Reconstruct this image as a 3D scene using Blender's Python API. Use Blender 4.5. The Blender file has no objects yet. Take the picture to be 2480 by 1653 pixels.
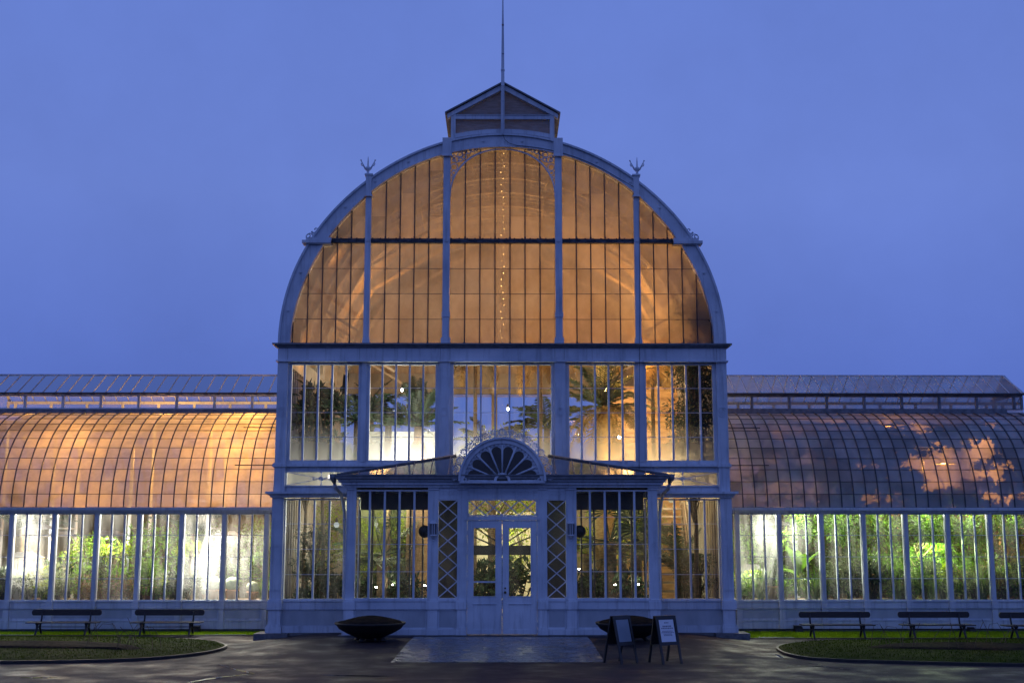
import bpy, math, random
import numpy as np
from mathutils import Vector, Matrix, Euler
random.seed(7)
R = math.radians
PI = math.pi
scene = bpy.context.scene
COL = scene.collection

# ------------------------------------------------------------------ camera
F = 2984.0; D = 31.0; CX = 1216.5
PITCH = math.atan(484.0/F); YAW = math.atan(23.5/F)
HC = D*math.tan(math.atan(720.5/F)-PITCH)
fw = Vector((math.sin(YAW)*math.cos(PITCH), math.cos(YAW)*math.cos(PITCH), math.sin(PITCH)))
rt = Vector((math.cos(YAW), -math.sin(YAW), 0))
up = rt.cross(fw)
CAM = Vector((0, -D, HC))
cd = bpy.data.cameras.new('camera'); cam = bpy.data.objects.new('camera', cd); COL.objects.link(cam)
cam.location = CAM
cam.rotation_euler = Matrix((rt, up, -fw)).transposed().to_euler()
cd.sensor_width = 36; cd.lens = 36*F/2480; cd.clip_end = 3000; cd.clip_start = .1
scene.camera = cam

def ray(px, py):
    return fw + rt*((px-1240)/F) + up*(-(py-826.5)/F)
def U(px, py, Y):                      # point of the vertical plane y=Y seen at a pixel of the survey photo
    d = ray(px, py); return CAM + d*((Y+D)/d.y)
def X(hw, py, Y=0): return U(CX+hw, py, Y).x
def Z(py, Y=0): return U(CX, py, Y).z
def S(t): t = max(0, min(1, t)); return t*t*(3-2*t)
def gz(x, y): return .17*S((6.2-abs(x))/2)*S((y+6.6)/4.6)*(1 if y < 0 else 1-S(y/2.0))
def G(px, py):
    d = ray(px, py); z = 0
    for _ in range(8):
        p = CAM + d*((z-HC)/d.z); z = gz(p.x, p.y)
    return p

# ------------------------------------------------------------------ mesh builder
class MB:
    def __init__(s): s.v = []; s.f = []; s.sm = []; s.tn = []; s.cur = None
    def add(s, vs, fs, smooth=False):
        o = len(s.v); s.v += [tuple(v) for v in vs]
        for f in fs: s.f.append([i+o for i in f]); s.sm.append(smooth); s.tn.append(s.cur if s.cur is not None else .5)
        return s
    def box(s, x0, x1, y0, y1, z0, z1):
        if x0 > x1: x0, x1 = x1, x0
        if y0 > y1: y0, y1 = y1, y0
        if z0 > z1: z0, z1 = z1, z0
        return s.add([(x0,y0,z0),(x1,y0,z0),(x1,y1,z0),(x0,y1,z0),(x0,y0,z1),(x1,y0,z1),(x1,y1,z1),(x0,y1,z1)],
            [(0,3,2,1),(4,5,6,7),(0,1,5,4),(1,2,6,5),(2,3,7,6),(3,0,4,7)])
    def prism(s, poly, y0, y1):        # poly in (x,z), counter-clockwise seen from -y
        n = len(poly)
        vs = [(x,y0,z) for x,z in poly]+[(x,y1,z) for x,z in poly]
        fs = [list(range(n)), list(range(2*n-1, n-1, -1))]
        for i in range(n):
            j = (i+1) % n; fs.append((j, i, i+n, j+n))
        return s.add(vs, fs)
    def extx(s, poly, x0, x1):         # poly in (y,z)
        n = len(poly)
        vs = [(x0,y,z) for y,z in poly]+[(x1,y,z) for y,z in poly]
        fs = [list(range(n-1,-1,-1)), list(range(n, 2*n))]
        for i in range(n):
            j = (i+1) % n; fs.append((i, j, j+n, i+n))
        return s.add(vs, fs)
    def ribbon(s, a, b, y0, y1):       # closed solid strip between two (x,z) curves
        n = len(a)
        vs = [(x,y0,z) for x,z in a]+[(x,y0,z) for x,z in b]+[(x,y1,z) for x,z in a]+[(x,y1,z) for x,z in b]
        fs = []
        for i in range(n-1):
            fs += [(i, n+i, n+i+1, i+1), (2*n+i, 2*n+i+1, 3*n+i+1, 3*n+i), (i, i+1, 2*n+i+1, 2*n+i), (n+i, 3*n+i, 3*n+i+1, n+i+1)]
        fs += [(0, 2*n, 3*n, n), (n-1, 2*n-1, 4*n-1, 3*n-1)]
        return s.add(vs, fs)
    def tube(s, path, r, n=6, smooth=True, cap=True):
        P = [Vector(p) for p in path]; m = len(P)
        rs = r if isinstance(r, (list, tuple)) else [r]*m
        vs = []; prev = None
        for i, p in enumerate(P):
            t = (P[min(i+1, m-1)]-P[max(i-1, 0)])
            if t.length < 1e-9: t = Vector((0,0,1))
            t.normalize()
            if prev is None:
                a = Vector((0,0,1)) if abs(t.z) < .9 else Vector((1,0,0))
                u = t.cross(a).normalized()
            else:
                u = (prev - t*prev.dot(t))
                u = u.normalized() if u.length > 1e-6 else t.orthogonal().normalized()
            w = t.cross(u); prev = u
            for k in range(n):
                a = 2*PI*k/n + (PI/n if n == 4 else 0); vs.append(p+(u*math.cos(a)+w*math.sin(a))*rs[i])
        fs = []
        for i in range(m-1):
            for k in range(n):
                k2 = (k+1) % n; fs.append((i*n+k, i*n+k2, (i+1)*n+k2, (i+1)*n+k))
        if cap: fs += [list(range(n-1,-1,-1)), list(range((m-1)*n, m*n))]
        return s.add(vs, fs, smooth and n > 4)
    def lathe(s, prof, c=(0,0,0), n=24, smooth=True):   # prof [(r,z)]
        vs = []; fs = []; m = len(prof)
        for r, z in prof:
            for k in range(n):
                a = 2*PI*k/n; vs.append((c[0]+r*math.cos(a), c[1]+r*math.sin(a), c[2]+z))
        for i in range(m-1):
            for k in range(n):
                k2 = (k+1) % n; fs.append((i*n+k, i*n+k2, (i+1)*n+k2, (i+1)*n+k))
        fs += [list(range(n-1,-1,-1)), list(range((m-1)*n, m*n))]
        return s.add(vs, fs, smooth)
    def ring(s, c, r, t, y0, y1, n=14, a0=0, a1=2*PI):  # flat ring facing the front, c=(x,z)
        a = [(c[0]+(r+t)*math.cos(a0+(a1-a0)*k/n), c[1]+(r+t)*math.sin(a0+(a1-a0)*k/n)) for k in range(n+1)]
        b = [(c[0]+(r-t)*math.cos(a0+(a1-a0)*k/n), c[1]+(r-t)*math.sin(a0+(a1-a0)*k/n)) for k in range(n+1)]
        return s.ribbon(a, b, y0, y1)
    def disc(s, c, r, y0, y1, n=12):
        return s.prism([(c[0]+r*math.cos(2*PI*k/n), c[1]+r*math.sin(2*PI*k/n)) for k in range(n)], y0, y1)
    def bar(s, a, b, w, y0, y1):       # straight flat bar in the x,z plane
        a = Vector(a); b = Vector(b); d = (b-a).normalized(); p = Vector((-d.y, d.x))*w/2
        return s.prism([tuple(a-p), tuple(b-p), tuple(b+p), tuple(a+p)], y0, y1)
    def sphere(s, c, r, n=10, m=6):
        prof = [(r*math.sin(PI*i/m)+1e-4, -r*math.cos(PI*i/m)) for i in range(m+1)]
        return s.lathe(prof, c, n)
    def quad(s, a, b, c, d): return s.add([a,b,c,d], [(0,1,2,3)])
    def build(s, name, mat, parent=None, loc=None):
        used = sorted({i for f in s.f for i in f})
        if len(used) < len(s.v):
            mp = {u: k for k, u in enumerate(used)}; s.v = [s.v[u] for u in used]; s.f = [[mp[i] for i in f] for f in s.f]
        me = bpy.data.meshes.new(name); me.from_pydata(s.v, [], s.f)
        me.polygons.foreach_set('use_smooth', s.sm); me.materials.append(mat); me.update()
        if s.cur is not None: me.attributes.new('tone', 'FLOAT', 'FACE').data.foreach_set('value', s.tn)
        o = bpy.data.objects.new(name, me); COL.objects.link(o)
        if parent: o.parent = parent
        if loc: o.location = loc
        return o

def tag(o, label, cat, group=None, kind=None):
    o['label'] = label; o['category'] = cat
    if group: o['group'] = group
    if kind: o['kind'] = kind
    return o
def thing(name, label, cat, loc=(0,0,0), rz=0, group=None):
    o = bpy.data.objects.new(name, None); COL.objects.link(o); o.empty_display_size = .2
    o.location = loc; o.rotation_euler = (0,0,rz)
    return tag(o, label, cat, group)
def struct(o, kind='structure'): o['kind'] = kind; return o
def dup(root, label, loc, rz=0, sc=1, group=None):
    r = root.copy(); COL.objects.link(r); r.location = loc; r.rotation_euler = (0,0,rz)
    r.scale = (sc,)*3 if not isinstance(sc, tuple) else sc
    r['label'] = label
    if group: r['group'] = group
    for ch in list(root.children):
        c = ch.copy(); COL.objects.link(c); c.parent = r
        for g in ch.children:
            d = g.copy(); COL.objects.link(d); d.parent = c
    return r

# ------------------------------------------------------------------ materials
def nt(name):
    m = bpy.data.materials.new(name); m.use_nodes = True; t = m.node_tree; t.nodes.clear()
    out = t.nodes.new('ShaderNodeOutputMaterial'); return m, t, out
def N(t, kind, **kw):
    n = t.nodes.new(kind)
    for k, v in kw.items():
        if k in n.inputs: n.inputs[k].default_value = v
        else: setattr(n, k, v)
    return n
def c4(c): return (*c, 1)
def noise(t, scale, detail=4, stretch=(1,1,1), rough=.55):
    tc = N(t, 'ShaderNodeTexCoord'); mp = N(t, 'ShaderNodeMapping'); mp.inputs['Scale'].default_value = stretch
    t.links.new(tc.outputs['Object'], mp.inputs['Vector'])
    n = N(t, 'ShaderNodeTexNoise', Scale=scale, Detail=detail, Roughness=rough)
    t.links.new(mp.outputs[0], n.inputs['Vector']); return n
def ramp(t, src, stops):
    r = N(t, 'ShaderNodeValToRGB'); e = r.color_ramp.elements
    while len(e) < len(stops): e.new(.5)
    for el, (p, c) in zip(e, stops):
        el.position = p; el.color = c4(c) if isinstance(c, tuple) else (c,c,c,1)
    t.links.new(src, r.inputs[0]); return r
def M(name, a, b=None, rough=.6, scale=6, detail=5, stretch=(1,1,1), metallic=0, bump=0, bscale=40, lo=.35, hi=.65, rough2=None, spec=.5):
    m, t, out = nt(name); p = N(t, 'ShaderNodeBsdfPrincipled'); p.inputs['Metallic'].default_value = metallic
    p.inputs['Specular IOR Level'].default_value = spec
    n = noise(t, scale, detail, stretch)
    r = ramp(t, n.outputs[0], [(lo, a), (hi, b or a)]); t.links.new(r.outputs[0], p.inputs['Base Color'])
    if rough2 is not None:
        rr = ramp(t, n.outputs[0], [(lo, rough), (hi, rough2)]); t.links.new(rr.outputs[0], p.inputs['Roughness'])
    else: p.inputs['Roughness'].default_value = rough
    if bump:
        n2 = noise(t, bscale, 4, stretch); bp = N(t, 'ShaderNodeBump', Strength=bump, Distance=.02)
        t.links.new(n2.outputs[0], bp.inputs['Height']); t.links.new(bp.outputs[0], p.inputs['Normal'])
    t.links.new(p.outputs[0], out.inputs[0]); return m
def MLEAF(name, a, b, trans=.35, rough=.5, spec=.3):
    m, t, out = nt(name); n = noise(t, 5, 3); r = ramp(t, n.outputs[0], [(.3, a), (.7, b)])
    p = N(t, 'ShaderNodeBsdfPrincipled', Roughness=rough); p.inputs['Specular IOR Level'].default_value = spec; t.links.new(r.outputs[0], p.inputs['Base Color'])
    tr = N(t, 'ShaderNodeBsdfTranslucent'); t.links.new(r.outputs[0], tr.inputs[0])
    mx = N(t, 'ShaderNodeMixShader'); mx.inputs[0].default_value = trans
    t.links.new(p.outputs[0], mx.inputs[1]); t.links.new(tr.outputs[0], mx.inputs[2]); t.links.new(mx.outputs[0], out.inputs[0])
    return m
def MGLASS(name, fog0, fog1, tint=(.95,.97,.95), fogcol=(.85,.85,.82), scale=1.5, stretch=(1.5,1.5,.5), dif=.3, lo=.4, hi=.62, gloss=1.0, grad=None, tone=0):
    m, t, out = nt(name)
    tr = N(t, 'ShaderNodeBsdfTransparent'); tr.inputs[0].default_value = c4(tint)
    tl = N(t, 'ShaderNodeBsdfTranslucent'); tl.inputs[0].default_value = c4(fogcol)
    df = N(t, 'ShaderNodeBsdfDiffuse'); df.inputs[0].default_value = c4(tuple(c*.8 for c in fogcol))
    mf = N(t, 'ShaderNodeMixShader'); mf.inputs[0].default_value = dif
    t.links.new(tl.outputs[0], mf.inputs[1]); t.links.new(df.outputs[0], mf.inputs[2])
    n = noise(t, scale, 6, stretch, .6); r = ramp(t, n.outputs[0], [(lo, fog0), (hi, fog1)])
    fac = r.outputs[0]
    if grad:                                # condensation is thicker low on the pane: (z0, z1, extra)
        tc = N(t, 'ShaderNodeTexCoord'); sx = N(t, 'ShaderNodeSeparateXYZ'); t.links.new(tc.outputs['Object'], sx.inputs[0])
        mr = N(t, 'ShaderNodeMapRange'); t.links.new(sx.outputs[2], mr.inputs[0])
        for k, v in zip((1,2,3,4), (grad[0], grad[1], grad[2], 0)): mr.inputs[k].default_value = v
        ad = N(t, 'ShaderNodeMath', operation='ADD', use_clamp=True); t.links.new(fac, ad.inputs[0]); t.links.new(mr.outputs[0], ad.inputs[1]); fac = ad.outputs[0]
    if tone:                                # old panes differ: each has its own tone
        at_ = N(t, 'ShaderNodeAttribute', attribute_name='tone'); mm = N(t, 'ShaderNodeMapRange'); t.links.new(at_.outputs['Fac'], mm.inputs[0])
        for k, v in zip((1,2,3,4), (0, 1, -tone, tone)): mm.inputs[k].default_value = v
        ad = N(t, 'ShaderNodeMath', operation='ADD', use_clamp=True); t.links.new(fac, ad.inputs[0]); t.links.new(mm.outputs[0], ad.inputs[1]); fac = ad.outputs[0]
        hs = N(t, 'ShaderNodeHueSaturation'); hs.inputs['Color'].default_value = c4(fogcol); m3 = N(t, 'ShaderNodeMapRange'); t.links.new(at_.outputs['Fac'], m3.inputs[0])
        for k, v in zip((1,2,3,4), (0, 1, .90, 1.07)): m3.inputs[k].default_value = v
        t.links.new(m3.outputs[0], hs.inputs['Value']); t.links.new(m3.outputs[0], hs.inputs['Saturation']); t.links.new(hs.outputs[0], tl.inputs[0])
    m1 = N(t, 'ShaderNodeMixShader'); t.links.new(fac, m1.inputs[0])
    t.links.new(tr.outputs[0], m1.inputs[1]); t.links.new(mf.outputs[0], m1.inputs[2])
    gl = N(t, 'ShaderNodeBsdfGlossy', Roughness=.04)
    lw = N(t, 'ShaderNodeLayerWeight', Blend=.12); ml = N(t, 'ShaderNodeMath', operation='MULTIPLY'); ml.inputs[1].default_value = gloss
    t.links.new(lw.outputs['Fresnel'], ml.inputs[0])
    m2 = N(t, 'ShaderNodeMixShader'); t.links.new(ml.outputs[0], m2.inputs[0])
    t.links.new(m1.outputs[0], m2.inputs[1]); t.links.new(gl.outputs[0], m2.inputs[2]); t.links.new(m2.outputs[0], out.inputs[0])
    return m
def MEMIT(name, col, s):
    m, t, out = nt(name); e = N(t, 'ShaderNodeEmission', Strength=s); e.inputs[0].default_value = c4(col)
    t.links.new(e.outputs[0], out.inputs[0]); return m

def MPAINT(name, lo_, hi_):
    m, t, out = nt(name); p = N(t, 'ShaderNodeBsdfPrincipled', Roughness=.5)
    n1 = noise(t, 1.1, 6); r1 = ramp(t, n1.outputs[0], [(.3, lo_), (.65, hi_)])
    n2 = noise(t, 9, 6, (1,1,.08), .65); r2 = ramp(t, n2.outputs[0], [(.50, 1.0), (.72, .55)])       # rain streaks
    n3 = noise(t, 26, 5, (1,1,.6), .7); r3 = ramp(t, n3.outputs[0], [(.66, (1,1,1)), (.74, (.42,.30,.22))])   # chips and rust
    m1 = N(t, 'ShaderNodeMixRGB', blend_type='MULTIPLY'); m1.inputs[0].default_value = .75; t.links.new(r1.outputs[0], m1.inputs[1]); t.links.new(r2.outputs[0], m1.inputs[2])
    m2 = N(t, 'ShaderNodeMixRGB', blend_type='MULTIPLY'); m2.inputs[0].default_value = .8; t.links.new(m1.outputs[0], m2.inputs[1]); t.links.new(r3.outputs[0], m2.inputs[2])
    t.links.new(m2.outputs[0], p.inputs['Base Color'])
    bp = N(t, 'ShaderNodeBump', Strength=.3, Distance=.01); t.links.new(n3.outputs[0], bp.inputs['Height']); t.links.new(bp.outputs[0], p.inputs['Normal'])
    t.links.new(p.outputs[0], out.inputs[0]); return m
WHITE = MPAINT('painted_iron', (.45,.50,.57), (.68,.72,.77))
WING = MPAINT('painted_timber', (.42,.46,.51), (.63,.66,.69))
PANEL = M('grey_panel', (.36,.39,.42), (.46,.49,.52), .6, 3, 6, (1,1,.4))
DARK = M('dark_glazing_bar', (.02,.02,.025), (.05,.045,.05), .5, 12)  # backlit darkness of the arch bars put into the colour
WEATHER = M('weathered_transom', (.015,.018,.025), (.09,.1,.12), .6, 9, 6, (.5,1,2), lo=.45, hi=.7)
RIB = M('roof_rib_iron', (.035,.037,.045), (.075,.075,.085), .45, 8)
STONE = M('granite_plinth', (.10,.10,.105), (.17,.17,.175), .75, 9, 6, bump=.4, bscale=30)
ZINC = M('zinc_sheet', (.28,.30,.33), (.40,.42,.45), .07, 2.5, 5, (1,.4,1), metallic=.9, rough2=.16, bump=.08, bscale=3)
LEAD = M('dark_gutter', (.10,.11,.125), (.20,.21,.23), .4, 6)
INNERDARK = M('dark_inner_part', (.03,.027,.022), (.05,.045,.035), .35, 5)
CREAM = M('cream_plaster', (.50,.45,.36), (.68,.63,.53), .8, 1.6, 7, bump=.15)
WHITEPL = M('white_plaster', (.72,.72,.70), (.82,.82,.80), .8, 2)
STUCCO = M('stucco', (.34,.20,.09), (.58,.38,.20), .85, 3.0, 8, (1,1,3), bump=.4, bscale=14, lo=.38, hi=.6)  # beige stucco with orange lamplight put into its colour
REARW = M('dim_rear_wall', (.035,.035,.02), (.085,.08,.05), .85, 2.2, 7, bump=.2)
FLOOR = M('hall_floor', (.12,.10,.08), (.2,.17,.13), .6, 3)
ASPHALT = M('wet_asphalt', (.017,.013,.017), (.034,.025,.029), .46, 1.3, 10, rough2=.85, bump=.7, bscale=70, lo=.33, hi=.6, spec=.28)
SOIL = M('dark_soil', (.010,.008,.007), (.03,.022,.017), .95, 12, bump=.8, bscale=30, spec=.04)
GRASSB = M('turf', (.018,.032,.003), (.038,.060,.005), .9, 5, bump=.5, spec=.05)
BLADE = MLEAF('lit_grass_blade', (.17,.29,.008), (.28,.44,.016), .35, .6, .05)  # window light on the strip put into a brighter green
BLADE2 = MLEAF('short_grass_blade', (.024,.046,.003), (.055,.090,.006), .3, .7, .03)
BENCHW = M('bench_wood', (.022,.019,.018), (.045,.036,.033), .35, 5, 6, (1,8,8))
IRON = M('cast_iron', (.012,.012,.014), (.025,.025,.028), .45, 10)
BOWL = M('dark_cast_bowl', (.010,.009,.009), (.022,.019,.018), .6, 6, bump=.5)
BLACKW = M('black_stained_wood', (.010,.011,.012), (.02,.021,.023), .45, 5)
PAPER = M('paper', (.70,.72,.75), (.76,.78,.8), .6, 2)
SLATE = M('poster_blue', (.20,.24,.28), (.26,.30,.34), .4, 2)
INK = M('ink', (.14,.15,.2), (.2,.2,.25), .7, 3)
TERRA = M('terracotta', (.30,.13,.06), (.42,.20,.10), .75, 5)
TRUNK = M('palm_trunk', (.06,.042,.025), (.16,.11,.065), .85, 8, 5, (1,1,5), bump=.8, bscale=14)
WOODST = M('stair_timber', (.09,.06,.04), (.16,.11,.07), .6, 4)
BRASS = M('old_brass', (.03,.026,.02), (.06,.05,.03), .35, 5, metallic=.6)
WATER = M('rain_water', (.012,.012,.014), (.015,.015,.017), .045, 3, bump=.05, bscale=5)
LG = MLEAF('leaf_green', (.05,.12,.008), (.15,.28,.02))
LD = MLEAF('leaf_dark', (.012,.028,.012), (.03,.06,.022), .15)
LY = MLEAF('leaf_yellow_green', (.14,.22,.012), (.32,.38,.03), .45)
LO = MLEAF('leaf_dry_frond', (.20,.13,.045), (.34,.23,.09), .35)
LP = MLEAF('leaf_pale', (.10,.15,.06), (.22,.24,.14), .35)
LR = MLEAF('leaf_reddish', (.16,.09,.04), (.28,.17,.09), .3)
CACT = M('cactus_skin', (.20,.26,.16), (.34,.38,.26), .6, 8)
z_u_lo = 4.3
GCLEAR = MGLASS('clear_glass', .02, .09)
GHALL = MGLASS('hall_glass', .0, .06, scale=1.8, stretch=(2,2,.35), grad=(z_u_lo, z_u_lo+1.0, .55))
GLOW = MGLASS('low_hall_glass', .01, .12, scale=1.8, stretch=(2,2,.35))
GWING = MGLASS('wing_glass', .01, .13, scale=1.6, stretch=(2.4,2.4,.4), grad=(.9, 1.5, .10))
GFOG = MGLASS('fogged_glass', .08, .34, scale=1.4, stretch=(1.5,1.5,.5))
GARCH = MGLASS('arch_glass', .44, .66, tint=(.85,.76,.66), fogcol=(.70,.57,.44), tone=.08, scale=1.2, stretch=(1,1,.7), dif=.22, lo=.35, hi=.65)
GROOFR = MGLASS('dull_roof_glass', .62, .92, tint=(.75,.75,.75), fogcol=(.78,.76,.74), tone=.14, scale=1.1, stretch=(1,1,1), dif=.58)
GROOF = MGLASS('roof_glass', .55, .85, fogcol=(.86,.76,.65), tone=.13, scale=1.3, stretch=(1,1,1), dif=.30)
GMONR = MGLASS('monitor_glass_dull', .30, .60, scale=.8, stretch=(1,1,1), dif=.75, fogcol=(.55,.58,.62))  # sky reflection on the right monitor put into a grey-blue haze
GMON = MGLASS('monitor_glass', .04, .25, scale=.8, stretch=(1,1,1), dif=.45)
GDARK = MGLASS('pediment_glass', .25, .45, fogcol=(.20,.17,.14), tint=(.35,.32,.28), dif=.6)

# ------------------------------------------------------------------ world and sun
w = bpy.data.worlds.new('World'); scene.world = w; w.use_nodes = True; t = w.node_tree; t.nodes.clear()
out = t.nodes.new('ShaderNodeOutputWorld')
sky = N(t, 'ShaderNodeTexSky'); sky.sky_type = 'NISHITA'; sky.sun_disc = False; sky.sun_elevation = R(-5); sky.sun_rotation = R(200)
b1 = N(t, 'ShaderNodeBackground', Strength=.05); t.links.new(sky.outputs[0], b1.inputs[0])
tc = N(t, 'ShaderNodeTexCoord'); sx = N(t, 'ShaderNodeSeparateXYZ'); t.links.new(tc.outputs['Generated'], sx.inputs[0])
rp = ramp(t, sx.outputs[2], [(0, (.076,.134,.485)), (.12, (.100,.168,.555)), (.27, (.142,.222,.63)), (.45, (.132,.214,.63)), (.7, (.088,.15,.47)), (1, (.07,.12,.40))])
nz = N(t, 'ShaderNodeTexNoise', Scale=4.5, Detail=6, Roughness=.6); t.links.new(tc.outputs['Generated'], nz.inputs['Vector'])
mr = N(t, 'ShaderNodeMapRange'); t.links.new(nz.outputs[0], mr.inputs[0])
for k, v in zip((1,2,3,4), (.3,.7,.93,1.07)): mr.inputs[k].default_value = v
b2 = N(t, 'ShaderNodeBackground'); t.links.new(rp.outputs[0], b2.inputs[0]); t.links.new(mr.outputs[0], b2.inputs[1])
ad = N(t, 'ShaderNodeAddShader'); t.links.new(b1.outputs[0], ad.inputs[0]); t.links.new(b2.outputs[0], ad.inputs[1]); t.links.new(ad.outputs[0], out.inputs[0])
sd = bpy.data.lights.new('sun', 'SUN'); sd.energy = .05; sd.angle = R(40); sd.color = (.75,.85,1)
so = bpy.data.objects.new('sun', sd); COL.objects.link(so); so.rotation_euler = (R(38), R(-12), 0); so.location = (0,-20,30)
scene.view_settings.view_transform = 'Standard'; scene.view_settings.look = 'None'; scene.view_settings.exposure = 0; scene.view_settings.gamma = 1
scene.render.engine = 'CYCLES'
cy = scene.cycles; cy.use_denoising = True; cy.max_bounces = 8; cy.diffuse_bounces = 3; cy.glossy_bounces = 3; cy.transmission_bounces = 4; cy.transparent_max_bounces = 24
cy.use_adaptive_sampling = False; cy.sample_clamp_indirect = 3; cy.caustics_reflective = False; cy.caustics_refractive = False; cy.use_light_tree = True
cy.denoising_prefilter = 'ACCURATE'

# ------------------------------------------------------------------ ground
def lines(a, b, st, far):
    L = list(np.arange(a, b+1e-6, st)); return [-far, -far/4, -far/12]+L+[far/12, far/4, far]
gx = lines(-12, 12, .6, 600); gy = lines(-16, 4, .5, 600)
g = MB()
g.add([(x, y, gz(x, y)) for y in gy for x in gx],
      [(j*len(gx)+i, j*len(gx)+i+1, (j+1)*len(gx)+i+1, (j+1)*len(gx)+i) for j in range(len(gy)-1) for i in range(len(gx)-1)], True)
struct(g.build('ground', ASPHALT))

# stone paving before the door: courses of slabs following the ground
pl, pr, ql, qr = G(1004,1542), G(1422,1542), G(946,1604), G(1466,1604)
def slab_mat():
    m, t, out = nt('stone_paving'); tc = N(t, 'ShaderNodeTexCoord'); mp = N(t, 'ShaderNodeMapping')
    t.links.new(tc.outputs['Object'], mp.inputs[0])
    br = N(t, 'ShaderNodeTexBrick', Scale=1.0); br.inputs['Mortar Size'].default_value = .02; br.inputs['Brick Width'].default_value = .9; br.inputs['Row Height'].default_value = .42
    br.inputs['Color1'].default_value = (.085,.088,.092,1); br.inputs['Color2'].default_value = (.14,.145,.15,1); br.inputs['Mortar'].default_value = (.02,.02,.02,1)
    t.links.new(mp.outputs[0], br.inputs['Vector'])
    n = noise(t, 3.5, 6); rr = ramp(t, n.outputs[0], [(.35, .10), (.62, .34)])
    p = N(t, 'ShaderNodeBsdfPrincipled'); t.links.new(br.outputs[0], p.inputs['Base Color']); t.links.new(rr.outputs[0], p.inputs['Roughness'])
    n2 = noise(t, 14, 5); mx = N(t, 'ShaderNodeMath', operation='MULTIPLY_ADD'); mx.inputs[1].default_value = -1.2
    t.links.new(br.outputs['Fac'], mx.inputs[0]); t.links.new(n2.outputs[0], mx.inputs[2])
    bp = N(t, 'ShaderNodeBump', Strength=.55, Distance=.02); t.links.new(mx.outputs[0], bp.inputs['Height']); t.links.new(bp.outputs[0], p.inputs['Normal'])
    t.links.new(p.outputs[0], out.inputs[0]); return m
pv = MB(); nn = 14
vs = []
for j in range(nn+1):
    for i in range(nn+1):
        a = pl.lerp(pr, i/nn); b = ql.lerp(qr, i/nn); q = a.lerp(b, j/nn); vs.append((q.x, q.y, gz(q.x, q.y)+.012))
pv.add(vs, [(j*(nn+1)+i, (j+1)*(nn+1)+i, (j+1)*(nn+1)+i+1, j*(nn+1)+i+1) for j in range(nn) for i in range(nn)])
struct(pv.build('stone_paving', slab_mat()))

# puddles: thin sheets of rain water
def puddle(pts, wid):
    P = [G(*p) for p in pts]; a = []; b = []
    for i, p in enumerate(P):
        k = wid[i]; a.append((p.x-.15*k, p.y+k*.6+random.uniform(-.04,.04), gz(p.x,p.y)+.006)); b.append((p.x+.15*k, p.y-k*.6+random.uniform(-.04,.04), gz(p.x,p.y)+.006))
    m = MB(); n = len(P); m.add(a+b, [(i, n+i, n+i+1, i+1) for i in range(n-1)])
    struct(m.build('puddle', WATER))
puddle([(455,1652),(500,1644),(545,1638),(580,1634),(606,1631),(618,1630)], [.10,.11,.10,.09,.07,.03])
puddle([(524,1606),(540,1611),(556,1616),(572,1621),(600,1627),(616,1630)], [.05,.14,.13,.10,.07,.02])
puddle([(1856,1582),(1880,1584),(1895,1592),(1925,1599),(1960,1606),(2000,1611)], [.04,.16,.2,.14,.1,.03])
puddle([(1905,1611),(1950,1612),(2000,1614),(2060,1622),(2110,1632)], [.02,.06,.09,.07,.02])
puddle([(760,1633),(820,1635),(880,1636),(960,1637)], [.02,.06,.05,.02])
puddle([(20,1622),(60,1623),(110,1624)], [.02,.06,.02])
puddle([(50,1640),(90,1641),(140,1640)], [.03,.08,.02])

# ------------------------------------------------------------------ the palm house
PH = thing('palm_house', 'white iron and glass palm house glowing from within, arched tower between two long wings', 'greenhouse')
YF = -.10
def xb(hw0, hw1, py, side, Y=YF):
    a, b = X(hw0, py, Y), X(hw1, py, Y); return (side*a, side*b)

def glass_sheet(x0, x1, z0, z1, y, nx=1):
    m = MB(); m.quad((x0,y,z0),(x1,y,z0),(x1,y,z1),(x0,y,z1)); return m
def window(x0, x1, z0, z1, n, gmat, y=0.0, fr=.035, bw=.045, laps=3, bmat=None, fmat=None, name='window', bary=(-.05,.03)):
    if x0 > x1: x0, x1 = x1, x0
    f = MB()
    f.box(x0, x0+fr, y-.06, y+.05, z0, z1); f.box(x1-fr, x1, y-.06, y+.05, z0, z1)
    f.box(x0+fr, x1-fr, y-.058, y+.05, z0, z0+fr); f.box(x0+fr, x1-fr, y-.058, y+.05, z1-fr, z1)
    o = f.build(name, fmat or WHITE, PH)
    b = MB(); st = (x1-x0)/n
    for i in range(1, n): b.box(x0+st*i-bw/2, x0+st*i+bw/2, y+bary[0], y+bary[1], z0+fr, z1-fr)
    if n > 1: b.build('glazing_bar', bmat or fmat or WHITE, o)
    glass_sheet(x0+fr*.5, x1-fr*.5, z0+fr*.5, z1-fr*.5, y).build('pane', gmat, o)
    if laps:
        l = MB()
        for i in range(1, laps+1):
            zz = z0+(z1-z0)*i/(laps+1); l.box(x0+fr, x1-fr, y-.012, y-.004, zz-.006, zz+.006)
        l.build('glass_lap', WHITE, o)
    return o

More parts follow.
